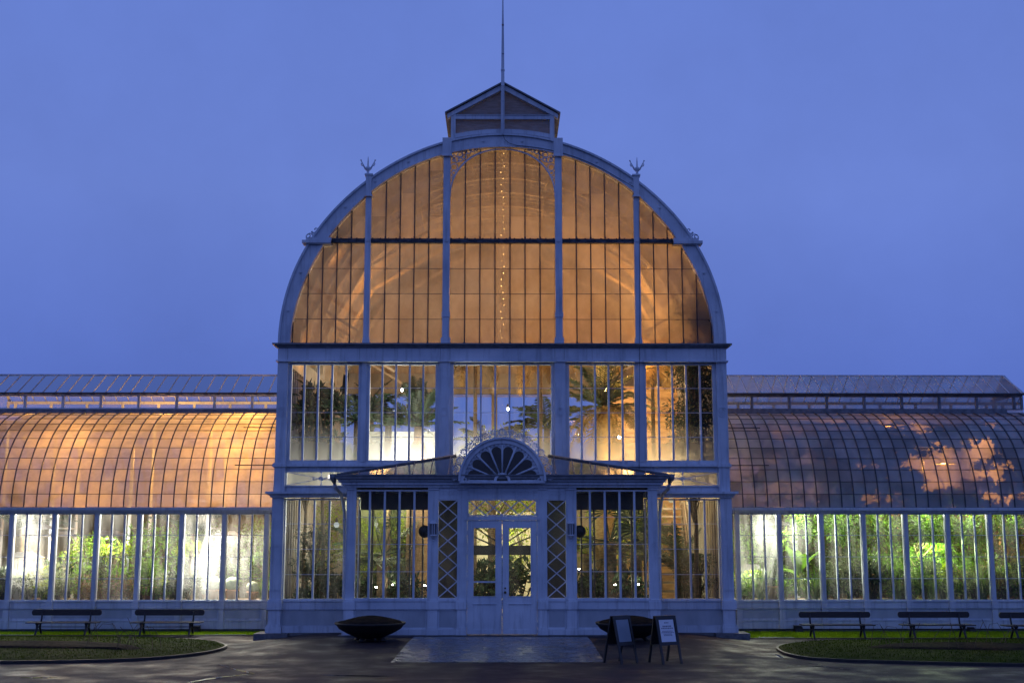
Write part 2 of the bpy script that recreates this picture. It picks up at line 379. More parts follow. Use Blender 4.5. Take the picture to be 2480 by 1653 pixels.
# --- levels on the tower front
z_pl = Z(1530); z_bm = Z(1514); z_r0 = Z(1474); z_r1 = Z(1455); z_w0 = Z(1452); z_w1 = Z(1207)
z_c0 = Z(1204, YF); z_c1 = Z(1190, YF); z_x0 = Z(1178); z_x1 = Z(1140); z_s0 = Z(1131); z_s1 = Z(1124); z_u0 = Z(1118); z_u1 = Z(881)
z_f0 = Z(874, YF); z_f1 = Z(843, YF); z_f2 = Z(833, YF)
XO = X(542, 878, YF); XI = X(517, 878, YF)              # corner pilaster, outer and inner edge
for s in (-1, 1):
    def B(m, a, b, y0, y1, z0, z1): m.box(s*a, s*b, y0, y1, z0, z1)
    st = MB(); B(st, XI-.22, XO+.34, -.42, .4, -.1, z_pl-.003); st.build('plinth_block', STONE, PH)
    m = MB()
    B(m, XI-.03, XO+.10, -.22, .3, z_pl, z_bm-.02); m.prism([(s*(XI-.03), z_bm-.02), (s*(XO+.10), z_bm-.02), (s*(XO+.05), z_bm+.05), (s*(XI), z_bm+.05)][::s], -.20, .3)
    B(m, XI, XO+.04, -.18, .3, z_bm+.05, z_r0)
    B(m, XI-.03, XO+.075, -.22, .3, z_r0, z_r1+.02); B(m, XI-.015, XO+.055, -.20, .3, z_r1+.02, z_r1+.06)
    B(m, XI, XO+.03, -.17, .3, z_r1+.06, z_c0)
    for zz in (z_r1+.28, z_r1+1.35):                      # cast relief: scroll band
        for k in range(4):
            m.ring((s*(XI+.07+k*.065), zz), .022, .007, -.182, -.165, 8)
    xm = XI+.02; B(m, xm+.02, xm+.035, -.183, -.165, z_r1+.4, z_c0-.5); B(m, XO-.02, XO-.005, -.183, -.165, z_r1+.4, z_c0-.5)
    B(m, XI, XO+.005, -.15, .3, z_c1, z_s0); B(m, XI-.02, XO+.05, -.19, .3, z_s0, z_s1); B(m, XI-.01, XO+.025, -.17, .3, z_s1, z_s1+.03)
    B(m, XI, XO, -.14, .3, z_s1+.03, z_f0)
    xc = (XI+XO)/2; zc = Z(998)
    for (a0, a1) in ((.35, PI-.35), (PI+.35, 2*PI-.35)): m.ring((s*xc, zc), .12, .008, -.155, -.138, 10, a0, a1)
    d = .09
    for (p, q) in (((-d,0),(0,d)), ((0,d),(d,0)), ((d,0),(0,-d)), ((0,-d),(-d,0))):
        m.bar((s*xc+p[0], zc+p[1]), (s*xc+q[0], zc+q[1]), .016, -.158, -.138)
    m.ring((s*xc, zc), .028, .01, -.158, -.138, 8)
    m.build('corner_pilaster', WHITE, PH)
    # lower cornice above the side window
    c = MB(); xi = X(345, 1200, YF)
    for (o, z0, z1) in ((.06, 0, .35), (.10, .35, .6), (.16, .6, 1)):
        B(c, xi, XO+.02+o, -.17-o, .1, z_c0+(z_c1-z_c0)*z0, z_c0+(z_c1-z_c0)*z1)
    c.build('cornice', WHITE, PH)
    # base wall with panel below the side window
    bw = MB(); x0, x1 = X(345,1480), XI
    B(bw, x0, x1, -.10, .1, z_pl-.002, z_bm); B(bw, x0, x1, -.06, .1, z_bm, z_r0-.001); B(bw, x0, x1, -.10, .1, z_r0, z_r1); B(bw, x0, x1, -.13, .1, z_r1, z_w0)
    b = bw.build('base_wall', WHITE, PH)
    pn = MB(); B(pn, x0+.04, x1-.02, -.068, -.058, z_bm+.015, z_r0-.03); pn.build('panel', PANEL, b)
    fd = MB(); B(fd, x0, XI-.22, -.16, .15, -.1, z_pl-.01); fd.build('plinth_course', STONE, PH)
    # side windows, lattice lights, upper windows
    xw0, xw1 = X(345,1330), XI+.005
    window(s*xw0, s*xw1, z_w0+.001, z_w1, 5, GLOW, y=.0, laps=3)
    xl0 = X(349,1160); wx = window(s*xl0, s*XI, z_x0, z_x1, 1, GHALL, y=.0, laps=0, fr=.03)
    lt = MB(); a0, a1 = s*(xl0+.03), s*(XI-.03); zc0, zc1 = z_x0+.03, z_x1-.03; xm = (a0+a1)/2; zm = (zc0+zc1)/2
    lt.bar((a0,zc0),(a1,zc1),.016,-.06,-.045); lt.bar((a0,zc1),(a1,zc0),.016,-.076,-.061)
    lt.bar((xm,zc0),(xm,zc1),.018,-.092,-.077); lt.bar((xm-.32,zm),(xm+.32,zm),.012,-.107,-.093)
    lt.ring((xm,zm),.05,.01,-.11,-.04,12); lt.disc((xm,zm),.025,-.12,-.04)
    for dx in (-.2,.2): lt.disc((xm+dx,zm),.022,-.112,-.06,8)
    for dz in (-.15,.15): lt.disc((xm,zm+dz*.9),.022,-.1,-.06,8)
    lt.build('lattice', WHITE, wx)
    iv = MB(); B(iv, 0, XO-.15, -.01, .12, z_c0+.001, z_x0-.001); B(iv, 0, XI, -.02, .12, z_x1+.001, z_s0+.01); B(iv, 0, xl0-.001, -.03, .11, z_x0, z_x1)
    iv.build('spandrel_band', WHITE, PH)
    sl = MB(); B(sl, 0, XI, -.12, .12, z_s0+.012, z_s1); B(sl, 0, XI, -.07, .12, z_s1, z_u0); sl.build('window_sill', WHITE, PH)
    u0, u1 = X(343,880), X(510,880); b0, b1 = X(158,880), X(322,880)
    window(s*u0, s*u1, z_u0+.001, z_u1, 5, GHALL, laps=3); window(s*b0, s*b1, z_u0+.001, z_u1, 5, GHALL, laps=3)
    p = MB(); B(p, X(327,880), X(339,880), -.09, .1, z_u0, z_f0); B(p, b1, X(327,880), -.05, .1, z_u0, z_f0); B(p, X(339,880), u0, -.05, .1, z_u0, z_f0)
    p.build('window_post', WHITE, PH)
    q = MB(); p0, p1 = X(126,880), X(152,880); B(q, p0, p1, -.16, .1, z_u0-.25, z_f0); B(q, X(121,880), p0, -.06, .1, z_u0, z_f0); B(q, p1, b0, -.06, .1, z_u0, z_f0)
    e_ = MB(); B(e_, u1, XI, -.05, .1, z_u0, z_f0); e_.build('window_jamb', WHITE, PH)
    xc = (p0+p1)/2
    for (a_, b_) in ((.35, PI-.35), (PI+.35, 2*PI-.35)): q.ring((s*xc, zc), .11, .008, -.172, -.158, 10, a_, b_)
    for (p_, q_) in (((-d,0),(0,d)), ((0,d),(d,0)), ((d,0),(0,-d)), ((0,-d),(-d,0))):
        q.bar((s*xc+p_[0], zc+p_[1]), (s*xc+q_[0], zc+q_[1]), .016, -.175, -.158)
    q.build('pilaster', WHITE, PH)
cx = X(121,880); window(-cx, cx, z_u0+.001, z_u1, 7, GHALL, laps=3)
hd = MB(); hd.box(-XI, XI, -.03, .1, z_u1+.001, z_f0); hd.build('window_head', WHITE, PH)

# --- frieze and main cornice
fz = MB(); fz.box(-XO-.04, XO+.04, -.20, .3, z_f0-.03, z_f0+.01); fz.box(-XO, XO, -.155, .3, z_f0+.01, z_f1)
fz.build('frieze', WHITE, PH)
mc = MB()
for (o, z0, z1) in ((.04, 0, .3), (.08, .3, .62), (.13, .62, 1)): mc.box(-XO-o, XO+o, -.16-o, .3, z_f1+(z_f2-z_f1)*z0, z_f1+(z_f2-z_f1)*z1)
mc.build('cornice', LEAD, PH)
for s in (-1,1):
    for hw in (518, 345, 150, 127):
        dm = MB(); dm.box(s*X(hw,860,YF)-.008, s*X(hw,860,YF)+.008, -.165, -.15, z_f0+.02, z_f1-.01); dm.build('frieze_joint', PANEL, PH)

# --- arch
OUT = [(542.5,830),(535.7,764),(524,720.7),(509.7,669.7),(492.5,626),(475.7,594),(444.5,555),(404.5,505),(362.5,465),(331.5,438),(308.5,421),(251.5,388),(193.8,361.7),(148,346),(0,324)]
INN = [(512.7,830),(506.5,777),(495,723),(474.5,672),(454,629),(437.5,598),(400,551),(366,509),(333.5,482),(318.5,461),(251.5,421),(193.8,390),(146,379),(0,357)]
def fit(pts, Y):
    a = []; r = []
    for hw, py in pts:
        x, z = X(hw, py, Y), U(CX, py, Y).z - z_f2; a.append(math.atan2(z, x)); r.append(math.hypot(x, z))
    A = np.array(a); w = np.array([1]*len(a)); w[-1] = 3; w[0] = 2
    V = np.stack([np.cos(2*k*(A-PI/2)) for k in range(5)], 1)
    c, *_ = np.linalg.lstsq(V*w[:,None], np.array(r)*w, rcond=None); return c
co, ci = fit(OUT, -.15), fit(INN, -.12)
def rad(c, a): return sum(c[k]*math.cos(2*k*(a-PI/2)) for k in range(5))
NA = 96
def curve(c, off=0, n=NA, a0=0, a1=PI):
    P = []
    for i in range(n+1):
        a = a0+(a1-a0)*i/n; r = rad(c, a)+off; P.append((r*math.cos(a), z_f2+max(r*math.sin(a), .001)))
    return P
inx = curve(ci, 0, 400); 
def zin(x):
    x = abs(x); best = z_f2
    for i in range(200):
        x0, z0 = inx[i]; x1, z1 = inx[i+1]
        if x1 <= x <= x0: return z0+(z1-z0)*(x0-x)/(x0-x1+1e-9)
    return inx[200][1] if x < .05 else z_f2
ar = MB()
ar.ribbon(curve(co, -.05), curve(ci), -.15, .10)
ar.ribbon(curve(co, 0), curve(co, -.05), -.20, .12)
ar.ribbon(curve(ci, .05), curve(ci, 0), -.175, -.149)
for i in range(33):
    a = .06+(PI-.12)*i/32; r = (rad(co, a)+rad(ci, a))/2
    c = (r*math.cos(a), z_f2+r*math.sin(a))
    if i % 2: ar.disc(c, .035, -.168, -.14, 8); ar.disc(c, .016, -.185, -.16, 6)
    else: ar.disc((c[0]+.05, c[1]-.03), .01, -.16, -.14, 6)
ar.build('arch_frame', WHITE, PH)
z_t0, z_t1 = Z(590, 0), Z(580, 0)                       # transom
zb = z_f2
bays = [(-512,-336,'L'), (-322,-146,''), (-129,129,''), (146,322,''), (336,512,'')]
def poly_pane(x0, x1, za, zb2, n=24):
    xs = [x0+(x1-x0)*i/n for i in range(n+1)]
    top = [(x, max(za, min(zb2, zin(x)+.02))) for x in xs]
    return [(x, za) for x in xs], top
def arch_window(x0, x1, za, zt, bars):
    if zin(min(abs(x0), abs(x1))) < za+.01: return
    g_ = MB(); g_.cur = .5; ztt = min(zt, zin(0)+.03); cuts = sorted([x0, x1]+[b for b in bars if x0 < b < x1]); nr = 4
    for c0, c1 in zip(cuts[:-1], cuts[1:]):
        for r_ in range(nr):
            zl, zh = za+(ztt-za)*r_/nr, za+(ztt-za)*(r_+1)/nr; g_.cur = random.random()
            for q in range(4):
                xa_, xb_ = c0+(c1-c0)*q/4, c0+(c1-c0)*(q+1)/4; ha, hb = [max(zl, min(zh, zin(v)+.02)) for v in (xa_, xb_)]
                if ha > zl+.004 or hb > zl+.004: g_.add([(xa_,.02,zl),(xb_,.02,zl),(xb_,.02,hb),(xa_,.02,ha)], [(0,1,2,3)])
    f = MB()
    for bx in bars:
        if x0 < bx < x1:
            zt2 = min(zt, zin(bx)+.02)
            if zt2 > za+.03: f.box(bx-.012, bx+.012, -.03, .05, za, zt2); f.box(bx-.022, bx+.022, -.06, -.036, za, za+.06)
    o = f.build('arch_window', DARK, PH); g_.build('pane', GARCH, o)
    l = MB()
    for k in (.25, .5, .75):
        zz = za+(zt-za)*k; xs = [x for x in np.linspace(x0, x1, 60) if zin(x) > zz+.02]
        if len(xs) > 1: l.box(min(xs), max(xs), .000, .012, zz-.006, zz+.006)
    if l.v: l.build('glass_lap', RIB if za < z_t0 else RIB, o)
sp = X(34.6, 830)
for s in (-1, 1):
    x0, x1 = s*X(336,830), s*(X(513,830)); bars = [s*(X(336,830)+sp*i) for i in range(1, 6)]
    a, b = min(x0,x1), max(x0,x1)
    arch_window(a, b, zb, z_t0, bars); arch_window(a, b, z_t1, 99, bars)
    x0, x1 = s*X(146,830), s*X(322,830); st_ = (X(322,830)-X(146,830))/5; bars = [s*(X(146,830)+st_*i) for i in range(1, 5)]
    a, b = min(x0,x1), max(x0,x1)
    arch_window(a, b, zb, z_t0, bars); arch_window(a, b, z_t1, 99, bars)
xc = X(129,830); bars = [-xc+2*xc*i/7 for i in range(1, 7)]
arch_window(-xc, xc, zb, z_t0, bars); arch_window(-xc, xc, z_t1, 99, bars)
tr = MB(); xt = X(437, 585)
tr.box(-xt, xt, -.10, .06, z_t0, z_t1)
for i in range(46):
    x = -xt+.1+(2*xt-.2)*i/45; tr.box(x-.02, x+.02, -.115, -.1, z_t0-.01, z_t1+.012)
tr.build('transom', WEATHER, PH)
for s in (-1, 1):
    p = MB(); x0, x1 = s*X(322,830), s*X(336,830); zt = zin(X(329,830))
    p.box(x0, x1, -.145, .06, zb+.16, zt+.12); p.box(s*(abs(x0)-.02), s*(abs(x1)+.02), -.165, .06, zb, zb+.10); p.box(s*(abs(x0)-.01), s*(abs(x1)+.01), -.155, .06, zb+.10, zb+.16)
    p.box(x0, x1, -.21, .1, zt-.04, Z(428, YF)); p.box(s*(abs(x0)-.03), s*(abs(x1)+.03), -.23, .1, Z(428,YF), Z(424,YF)); p.box(s*(abs(x0)-.025), s*(abs(x1)+.025), -.22, .1, zt-.08, zt-.04)
    p.disc((s*X(329,830), (z_t0+z_t1)/2), .045, -.17, -.14, 8)
    p.build('arch_post', WHITE, PH)
    p = MB(); x0, x1 = s*X(129,830), s*X(146,830); zt = zin(X(137,830))
    p.box(x0, x1, -.155, .06, zb+.16, zt+.1); p.box(s*(abs(x0)-.03), s*(abs(x1)+.03), -.175, .06, zb, zb+.16); p.box(s*(abs(x0)-.015), s*(abs(x1)+.015), -.17, .06, Z(770), Z(758))
    p.box(s*(abs(x0)-.03), s*(abs(x1)+.03), -.22, .1, zt-.04, Z(337, YF)); p.box(s*(abs(x0)-.045), s*(abs(x1)+.045), -.235, .1, zt-.08, zt-.04)
    p.disc((s*X(137,830), (z_t0+z_t1)/2), .05, -.18, -.15, 8)
    p.build('arch_post', WHITE, PH)
    # console at the transom ends with scroll
    k = MB(); x0 = s*X(412,585); x1 = s*X(474,590,YF); xe = s*X(483,588,YF)
    k.box(x0, x1, -.23, .12, Z(594,YF), Z(578,YF)); k.box(x0, xe, -.26, .12, Z(592,YF), Z(585,YF))
    def sc(pts, r=.017): k.tube([(s*X(a, b, YF), YF-.05, Z(b, YF)) for a, b in pts], r, 5)
    sc([(474,579),(474,573),(471,569),(467,569),(464,572),(465,575),(468,575)]); sc([(471,570),(466,567),(460,568),(454,565),(449,561)]); sc([(460,567),(460,572)])
    sc([(462,565),(460,562),(458,564),(460,566)]); sc([(449,561),(447,556),(451,554),(454,556),(453,559)])
    k.build('console', WHITE, PH)
    # spandrel tracery under the crown of the arch
    tcy = MB(); arc = []
    Ax, Az = X(129,520), Z(476)
    for i in range(25):
        a = PI/2*i/24; arc.append((s*(Ax*math.cos(a)**.92 if a < PI/2 else 0), Az+(zin(0)-.02-Az)*math.sin(a)**.95))
    inn = [(x-s*.03*1, z-.03) for x, z in arc]
    tcy.ribbon(arc if s < 0 else arc[::-1], inn if s < 0 else inn[::-1], -.09, -.05)
    for (hw, py, r) in ((118,407,8.5),(112,389,7),(104,377,6),(93,373,5.5),(83,370,5),(118,390,4),(118,381,4),(119,421,5),(73,367,4),(103,389,5),(64,364,3.2),(94,383,5.5),(121,432,3)):
        tcy.ring((s*X(hw,py), Z(py)), r*.0104, .011, -.085, -.055, 12)
    tcy.build('tracery', WHITE, PH)
    # crown finial on the arch shoulder
    fn = MB(); xf = s*X(327,420,YF); zf = Z(424,YF); u = .0104*100/1568
    fn.lathe([(.07,0),(.05,.03),(.03,.08),(.035,.11),(.075,.15),(.085,.18),(.06,.215),(.03,.235),(.02,.26),(.014,.4),(.006,.5)], (xf,-.06,zf), 10)
    for q in (-1,1):
        fn.tube([(xf+q*.06,-.06,zf+.16),(xf+q*.11,-.06,zf+.25),(xf+q*.15,-.06,zf+.33),(xf+q*.185,-.06,zf+.405)], [.026,.022,.015,.014], 6)
        fn.sphere((xf+q*.185,-.06,zf+.405), .022, 6, 4)
        fn.tube([(xf+q*.11,-.06,zf+.25),(xf+q*.165,-.06,zf+.265),(xf+q*.18,-.06,zf+.31),(xf+q*.15,-.06,zf+.33)], .014, 5)
    fn.build('finial', WHITE, PH)
wr = MB(); wr.tube([(X(2,330,YF), -.22, Z(330,YF)),(X(6,342,YF), -.22, Z(342,YF)),(X(17,350,YF),-.2,Z(350,YF))]+[(rad(ci,a)*math.cos(a)*1.008, -.19, z_f2+rad(ci,a)*1.008*math.sin(a)) for a in np.linspace(1.5,.98,14)]+[(X(331,462,YF),-.2,Z(462,YF)),(X(331,560,YF),-.2,Z(560,YF)),(X(331,833,YF),-.2,Z(833,YF)),(X(331,870,YF),-.2,Z(870,YF)),(X(331,1150,YF),-.13,Z(1150,YF))], .008, 4)
wr.build('lightning_wire', DARK, PH)

# --- lantern on the ridge with the flagpole
LX = X(126,320); EX = X(137.5,276); zA = Z(204); zE = Z(277); zM0, zM1 = Z(290), Z(281); DEP = 9.5
ln = MB()
for s in (-1, 1):
    ln.box(s*LX, s*(LX-.12), -.06, .10, Z(342), zE); ln.box(s*LX, s*(LX-.12), DEP-.16, DEP, Z(342), zE)
    ln.prism([(0, zA-.02), (0, zA-.17), (s*(EX-.03), zE-.15+.02), (s*(EX-.03), zE-.02)][::s], -.08, .08)
    ln.box(s*LX, s*(LX-.06), .1, DEP-.16, Z(342), Z(334)); ln.box(s*LX, s*(LX-.06), .1, DEP-.16, zE-.12, zE-.04)
ln.box(-LX+.12, LX-.12, -.05, .08, zM0, zM1); ln.box(-LX+.12, LX-.12, -.07, .06, zM1, zM1+.012)
bot = [(x, min(zin(x)+(Z(324)-zin(0))+.0, 99)) for x in np.linspace(-LX+.12, LX-.12, 24)]
ln.ribbon([(x, z+.09) for x, z in bot], [(x, z-.02) for x, z in bot], -.12, .06)
L = ln.build('lantern', WHITE, PH)
rf = MB()
for s in (-1, 1):
    rf.prism([(0, zA+.03), (0, zA-.01), (s*(EX+.03), zE-.02), (s*(EX+.03), zE+.02)][::s], -.14, DEP+.05)
rf.build('lantern_roof', LEAD, L)
lp = MB(); n = len(bot)
lp.add([(x, .03, z) for x, z in bot]+[(x, .03, zM0) for x, z in bot], [(i, i+1, n+i+1, n+i) for i in range(n-1)])
lp.add([(-LX+.1, .03, zM1), (LX-.1, .03, zM1), (LX-.1, .03, zE-.03), (0, .03, zA-.06), (-LX+.1, .03, zE-.03)], [(0,1,2,3,4)])
lp.build('pane', MGLASS('lantern_glass', .62, .88, fogcol=(.40,.40,.41), tint=(.30,.28,.28), dif=.85, scale=2, stretch=(2,1,9)), L)
fp = MB()
fp.tube([(0,-.16,Z(328,-.16)), (0,-.16,Z(204,-.16)), (0,-.16,Z(120,-.16)), (0,-.16,Z(0,-.16)), (0,-.16,Z(-140,-.16))], [.068,.064,.05,.024,.015], 4)
fp.tube([(0,-.235,Z(326,-.16)), (0,-.235,Z(210,-.16))], .014, 4)
for py in (60, 130, 170, 208, 245, 300): fp.box(-.05*(1 if py>150 else .6), .05*(1 if py>150 else .6), -.22, -.1, Z(py+1.5,-.16), Z(py,-.16))
fp.build('flagpole', WHITE, PH)

# --- barrel roof, flanks and rear of the tower hall
TD = 11.5
oc = curve(co, -.08, 40); vs = []; ny = 2
br = MB(); n = len(oc)
br.add([(x, .1, z) for x, z in oc]+[(x, TD, z) for x, z in oc], [(i+1, i, n+i, n+i+1) for i in range(n-1)], True)
bro = br.build('barrel_roof', GROOF, PH)
rb = MB()
for y in np.arange(1.4, TD+.1, 1.45):
    rb.ribbon(curve(co, -.10, 40), curve(co, -.30, 40), y-.05, y+.05)
for i in range(2, 39):
    x, z = oc[i]; rb.tube([(x*.985, .12, z-.03), (x*.985, TD, z-.03)], .022, 4)
gb = MB()
for y in np.arange(.5, TD, .37):
    gb.ribbon(curve(co, -.09, 40), curve(co, -.135, 40), y-.018, y+.018)
gb.build('roof_glazing_bar', CREAM, bro)
for y in np.arange(1.4, TD-1, 2.9):                    # braces between the trusses
    for s in (-1,1):
        rb.tube([(s*(XO-.35), y, z_f2+.6), (s*(XO-1.6), y, z_f2+2.9)], .07, 4); rb.tube([(s*(XO-1.6), y, z_f2+2.9), (s*1.3, y, z_f2+4.6)], .06, 4)
        rb.tube([(s*1.3, y, z_f2+4.6), (s*1.25, y, z_f2+5.3)], .09, 4)
        rb.tube([(s*(XO-.5), y, z_f2+1.4), (s*(XO-2.3), y, z_f2+.3)], .05, 4)
rb.build('roof_truss', M('truss_paint', (.34,.27,.18), (.50,.41,.29), .7, 3), bro)
for s in (-1, 1):
    fl = MB(); xw = s*(XO-.10)
    fl.box(xw-.06, xw+.06, .3, TD, z_u1+.05, z_f2); fl.box(xw-.06, xw+.06, .3, TD, z_c0, z_u0)
    fl.box(xw-.06, xw+.06, .3, TD, 0, z_r1)
    for y in np.arange(.4, TD, .37):
        fl.box(xw-.05, xw+.05, y-.02, y+.02, z_u0, z_u1+.05); fl.box(xw-.05, xw+.05, y-.03, y+.03, z_r1, z_c0)
    f = fl.build('side_wall', M('dimmed_side_wall_paint', (.24,.20,.15), (.36,.31,.24), .7, 3), PH)  # bars coloured brown to stand in for dim orange light
    gp = MB(); gp.quad((xw,.3,z_r1),(xw,TD,z_r1),(xw,TD,z_f2),(xw,.3,z_f2)); gp.build('pane', GHALL, f)
rw = MB()
rw.box(-XO, XO, TD-.1, TD+.1, Z(905,TD), z_f2+.1)
for hw in (-470,-330,-160,-20,150,330,470): rw.box(hw*.0138-.1, hw*.0138+.1, TD-.09, TD+.09, z_u0-.3, Z(905,TD))
rw.ribbon(curve(co,-.09,40), curve(ci,0,40), TD-.1, TD+.1)
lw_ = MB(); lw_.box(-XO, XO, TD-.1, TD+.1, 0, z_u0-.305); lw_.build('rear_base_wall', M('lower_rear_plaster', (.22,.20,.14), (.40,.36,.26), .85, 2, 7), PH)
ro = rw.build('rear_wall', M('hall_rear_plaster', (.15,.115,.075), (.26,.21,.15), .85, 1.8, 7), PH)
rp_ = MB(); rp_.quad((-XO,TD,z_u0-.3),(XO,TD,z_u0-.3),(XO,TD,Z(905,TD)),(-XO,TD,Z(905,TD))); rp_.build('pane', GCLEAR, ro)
rg = MB(); cc = curve(ci, .02, 40); n = len(cc); rg.add([(x, TD, z) for x, z in cc], [list(range(n))]); rg.build('gable_backing', M('amber_backing', (.20,.14,.08), (.33,.24,.14), .8, 2.5, 7, (4,1,.5)), ro)  # opaque backing added to shut out the sky and turn amber
fo = MB(); fo.box(-XO+.05, XO-.05, .12, TD-.1, -.05, .16); fo.build('hall_floor', FLOOR, PH)
# white wall added left to whiten its window, orange-tinted stucco wall right
zq = 3.35; iw = MB(); x0 = U(872,1100,3.7).x; x1 = U(1082,1100,3.7).x; za = U(950,1050,3.7).z
iw.box(x0, x1, 3.7, 3.9, zq, za); iw.box(x0-.03, x1+.03, 3.66, 3.94, za, za+.06)
aw = iw.build('glare_wall', WHITEPL, PH)
iw = MB(); iw.box(x0, x1, 3.69, 3.91, .16, zq-.002); iw.build('glare_wall_base', M('dulled_plaster', (.10,.11,.05), (.24,.24,.13), .9, 3, 7), aw)  # lower part of the added wall darkened against glare in the porch window
iw = MB(); iw.box(U(1130,1300,9).x, U(1300,1300,9).x, 9, 9.15, .16, 3.3); iw.build('inner_wall', CREAM, PH)  # cream reflector added to brighten the door glass
iw = MB(); xa, xe = U(1478,1000,7.6).x, U(1655,1000,7.6).x
iw.box(xa, xe, 7.6, 7.9, .16, U(1550,935,7.6).z); iw.box(xa, xe, 7.5, 7.62, U(1550,1007,7.6).z, U(1550,1020,7.6).z); iw.build('inner_wall', STUCCO, PH)
# bars and pillars behind the porch, backlit shade put into their dark colour
xp = X(343,1300)
for s in (-1,1):
    bb = MB(); zt = Z(1234)
    bb.box(s*X(94,1300), s*X(160,1300), -.02, .04, .17, zt)
    for i in range(2, 9):
        x = s*(X(100,1300)+i*X(33.6,1300)*.9); bb.box(x-.022, x+.022, -.03, .04, .17, zt)
    bb.box(s*X(90,1300), s*xp, -.05, .05, zt, z_c0+.1)
    bb.build('inner_screen', INNERDARK, PH)

# ------------------------------------------------------------------ entrance porch
YP = -1.15
def PX(hw, py=1330): return X(hw, py, YP)
def PZ(py): return Z(py, YP)
zp0 = PZ(1536); zr0, zr1 = PZ(1474), PZ(1455); zpw0, zpw1 = PZ(1450), PZ(1186); zg0, zg1 = PZ(1180), PZ(1151)
stp = MB(); stp.box(-PX(392), PX(392), YP-.14, -.05, -.1, zp0-.006); stp.build('porch_step', STONE, PH)
for s in (-1, 1):
    def B(m, a, b, y0, y1, z0, z1): m.box(s*a, s*b, y0, y1, z0, z1)
    for (hA, hB, d_) in ((377,357,.06), (177,157,.05), (105.5,91,.05)):
        m = MB(); a, b = PX(hA), PX(hB)
        B(m, b-.05, a+.05, YP-d_-.06, YP+.1, zp0, PZ(1524)); m.prism([(s*(b-.05),PZ(1524)),(s*(a+.05),PZ(1524)),(s*(a+.02),PZ(1518)),(s*(b-.02),PZ(1518))][::s], YP-d_-.05, YP+.1)
        B(m, b-.02, a+.02, YP-d_-.03, YP+.1, PZ(1518), zr0); B(m, b-.05, a+.05, YP-d_-.06, YP+.1, zr0, zr1); B(m, b-.03, a+.03, YP-d_-.045, YP+.1, zr1, PZ(1451))
        B(m, b, a, YP-d_, YP+.1, PZ(1451), PZ(1186)); B(m, b-.03, a+.03, YP-d_-.03, YP+.1, PZ(1186), zg0)
        xm = s*(a+b)/2; zz = PZ(1316)
        for dx, dz in ((.035,0),(-.035,0),(0,.04),(0,-.045)): m.disc((xm+dx, zz+dz), .017, YP-d_-.014, YP-d_+.01, 6)
        m.build('porch_post', WHITE, PH)
    for (h0, h1) in ((177,357), (105.5,157)):             # base walls with panels
        a, b = PX(h0)+.02, PX(h1)-.02; m = MB()
        B(m, a, b, YP-.05, YP+.08, zp0, PZ(1522)); B(m, a, b, YP-.01, YP+.08, PZ(1522), zr0); B(m, a, b, YP-.06, YP+.08, zr0, zr1); B(m, a, b, YP-.08, YP+.08, zr1, zpw0)
        o = m.build('porch_base', WHITE, PH)
        pn = MB(); B(pn, a+.05, b-.05, YP-.016, YP-.008, PZ(1517), zr0-.035); pn.build('panel', PANEL, o)
    window(s*PX(177), s*PX(357), zpw0+.001, zpw1, 5, GCLEAR, y=YP, fr=.03, bw=.05)
    # narrow lattice light
    a, b = PX(105.5), PX(157); z0, z1 = zpw0+.001, PZ(1208)
    o = window(s*a, s*b, z0, z1, 1, GCLEAR, y=YP, fr=.03, laps=0); lt = MB(); nn = 6; xa, xb_ = s*(a+.03), s*(b-.03); hh = (z1-z0-.06)/nn
    for i in range(nn):
        q0, q1 = z0+.03+hh*i, z0+.03+hh*(i+1)
        lt.bar((xa,q0),(xb_,q1),.026,YP-.035,YP-.022); lt.bar((xa,q1),(xb_,q0),.026,YP-.05,YP-.037)
    lt.build('lattice', WHITE, o)
    m = MB(); B(m, a, b, YP-.05, YP+.05, PZ(1207.5), zg0)
    for k in range(4):
        xx = s*(a+.1+(b-a-.2)*k/3); m.ring((xx, PZ(1192)), .045, .012, YP-.065, YP-.045, 8); m.disc((xx, PZ(1201)), .015, YP-.062, YP-.045, 6)
    m.build('porch_frieze', WHITE, PH)
    # returns of the porch to the facade
    m = MB(); xx = PX(367); B(m, xx-.06, xx+.04, YP+.12, -.1, zp0, zr1); B(m, xx-.06, xx+.04, YP+.12, -.1, PZ(1190), zg0)
    for y in (-.85,-.55,-.3): B(m, xx-.03, xx+.02, y-.02, y+.02, zr1, PZ(1190))
    o = m.build('porch_return', WHITE, PH); gp = MB(); gp.quad((s*xx,YP,zr1),(s*xx,-.1,zr1),(s*xx,-.1,PZ(1190)),(s*xx,YP,PZ(1190))); gp.build('pane', GCLEAR, o)
    # hopper and downpipe
    m = MB(); hx, hz = s*X(404,1160,-1.0), Z(1158,-1.0)
    hp = MB(); hp.tube([(hx,-1.3,hz+.09),(hx,-1.3,hz-.02),(hx+s*-.02,-1.22,hz-.14)], [.10,.085,.03], 8)
    m.tube([(hx-s*.02,-1.22,hz-.14),(hx-s*.03,-1.1,hz-.24),(X(388,1200,-.4)*s,-.5,Z(1196,-.4)),(s*X(384,1210,-.22),-.26,Z(1216,-.22)),(s*X(381,1240,-.2),-.2,Z(1240,-.2)),(s*X(379,1450,-.2),-.2,Z(1450,-.2)),(s*X(378,1520,-.2),-.2,Z(1520,-.2))], .042, 8)
    for py in (1260,1350,1470): m.tube([(s*X(380,py,-.2),-.2,Z(py,-.2)),(s*X(380,py,-.2),-.2,Z(py-5,-.2))], .055, 8)
    dp = m.build('downpipe', WHITE, PH); hp.build('hopper', LEAD, dp)
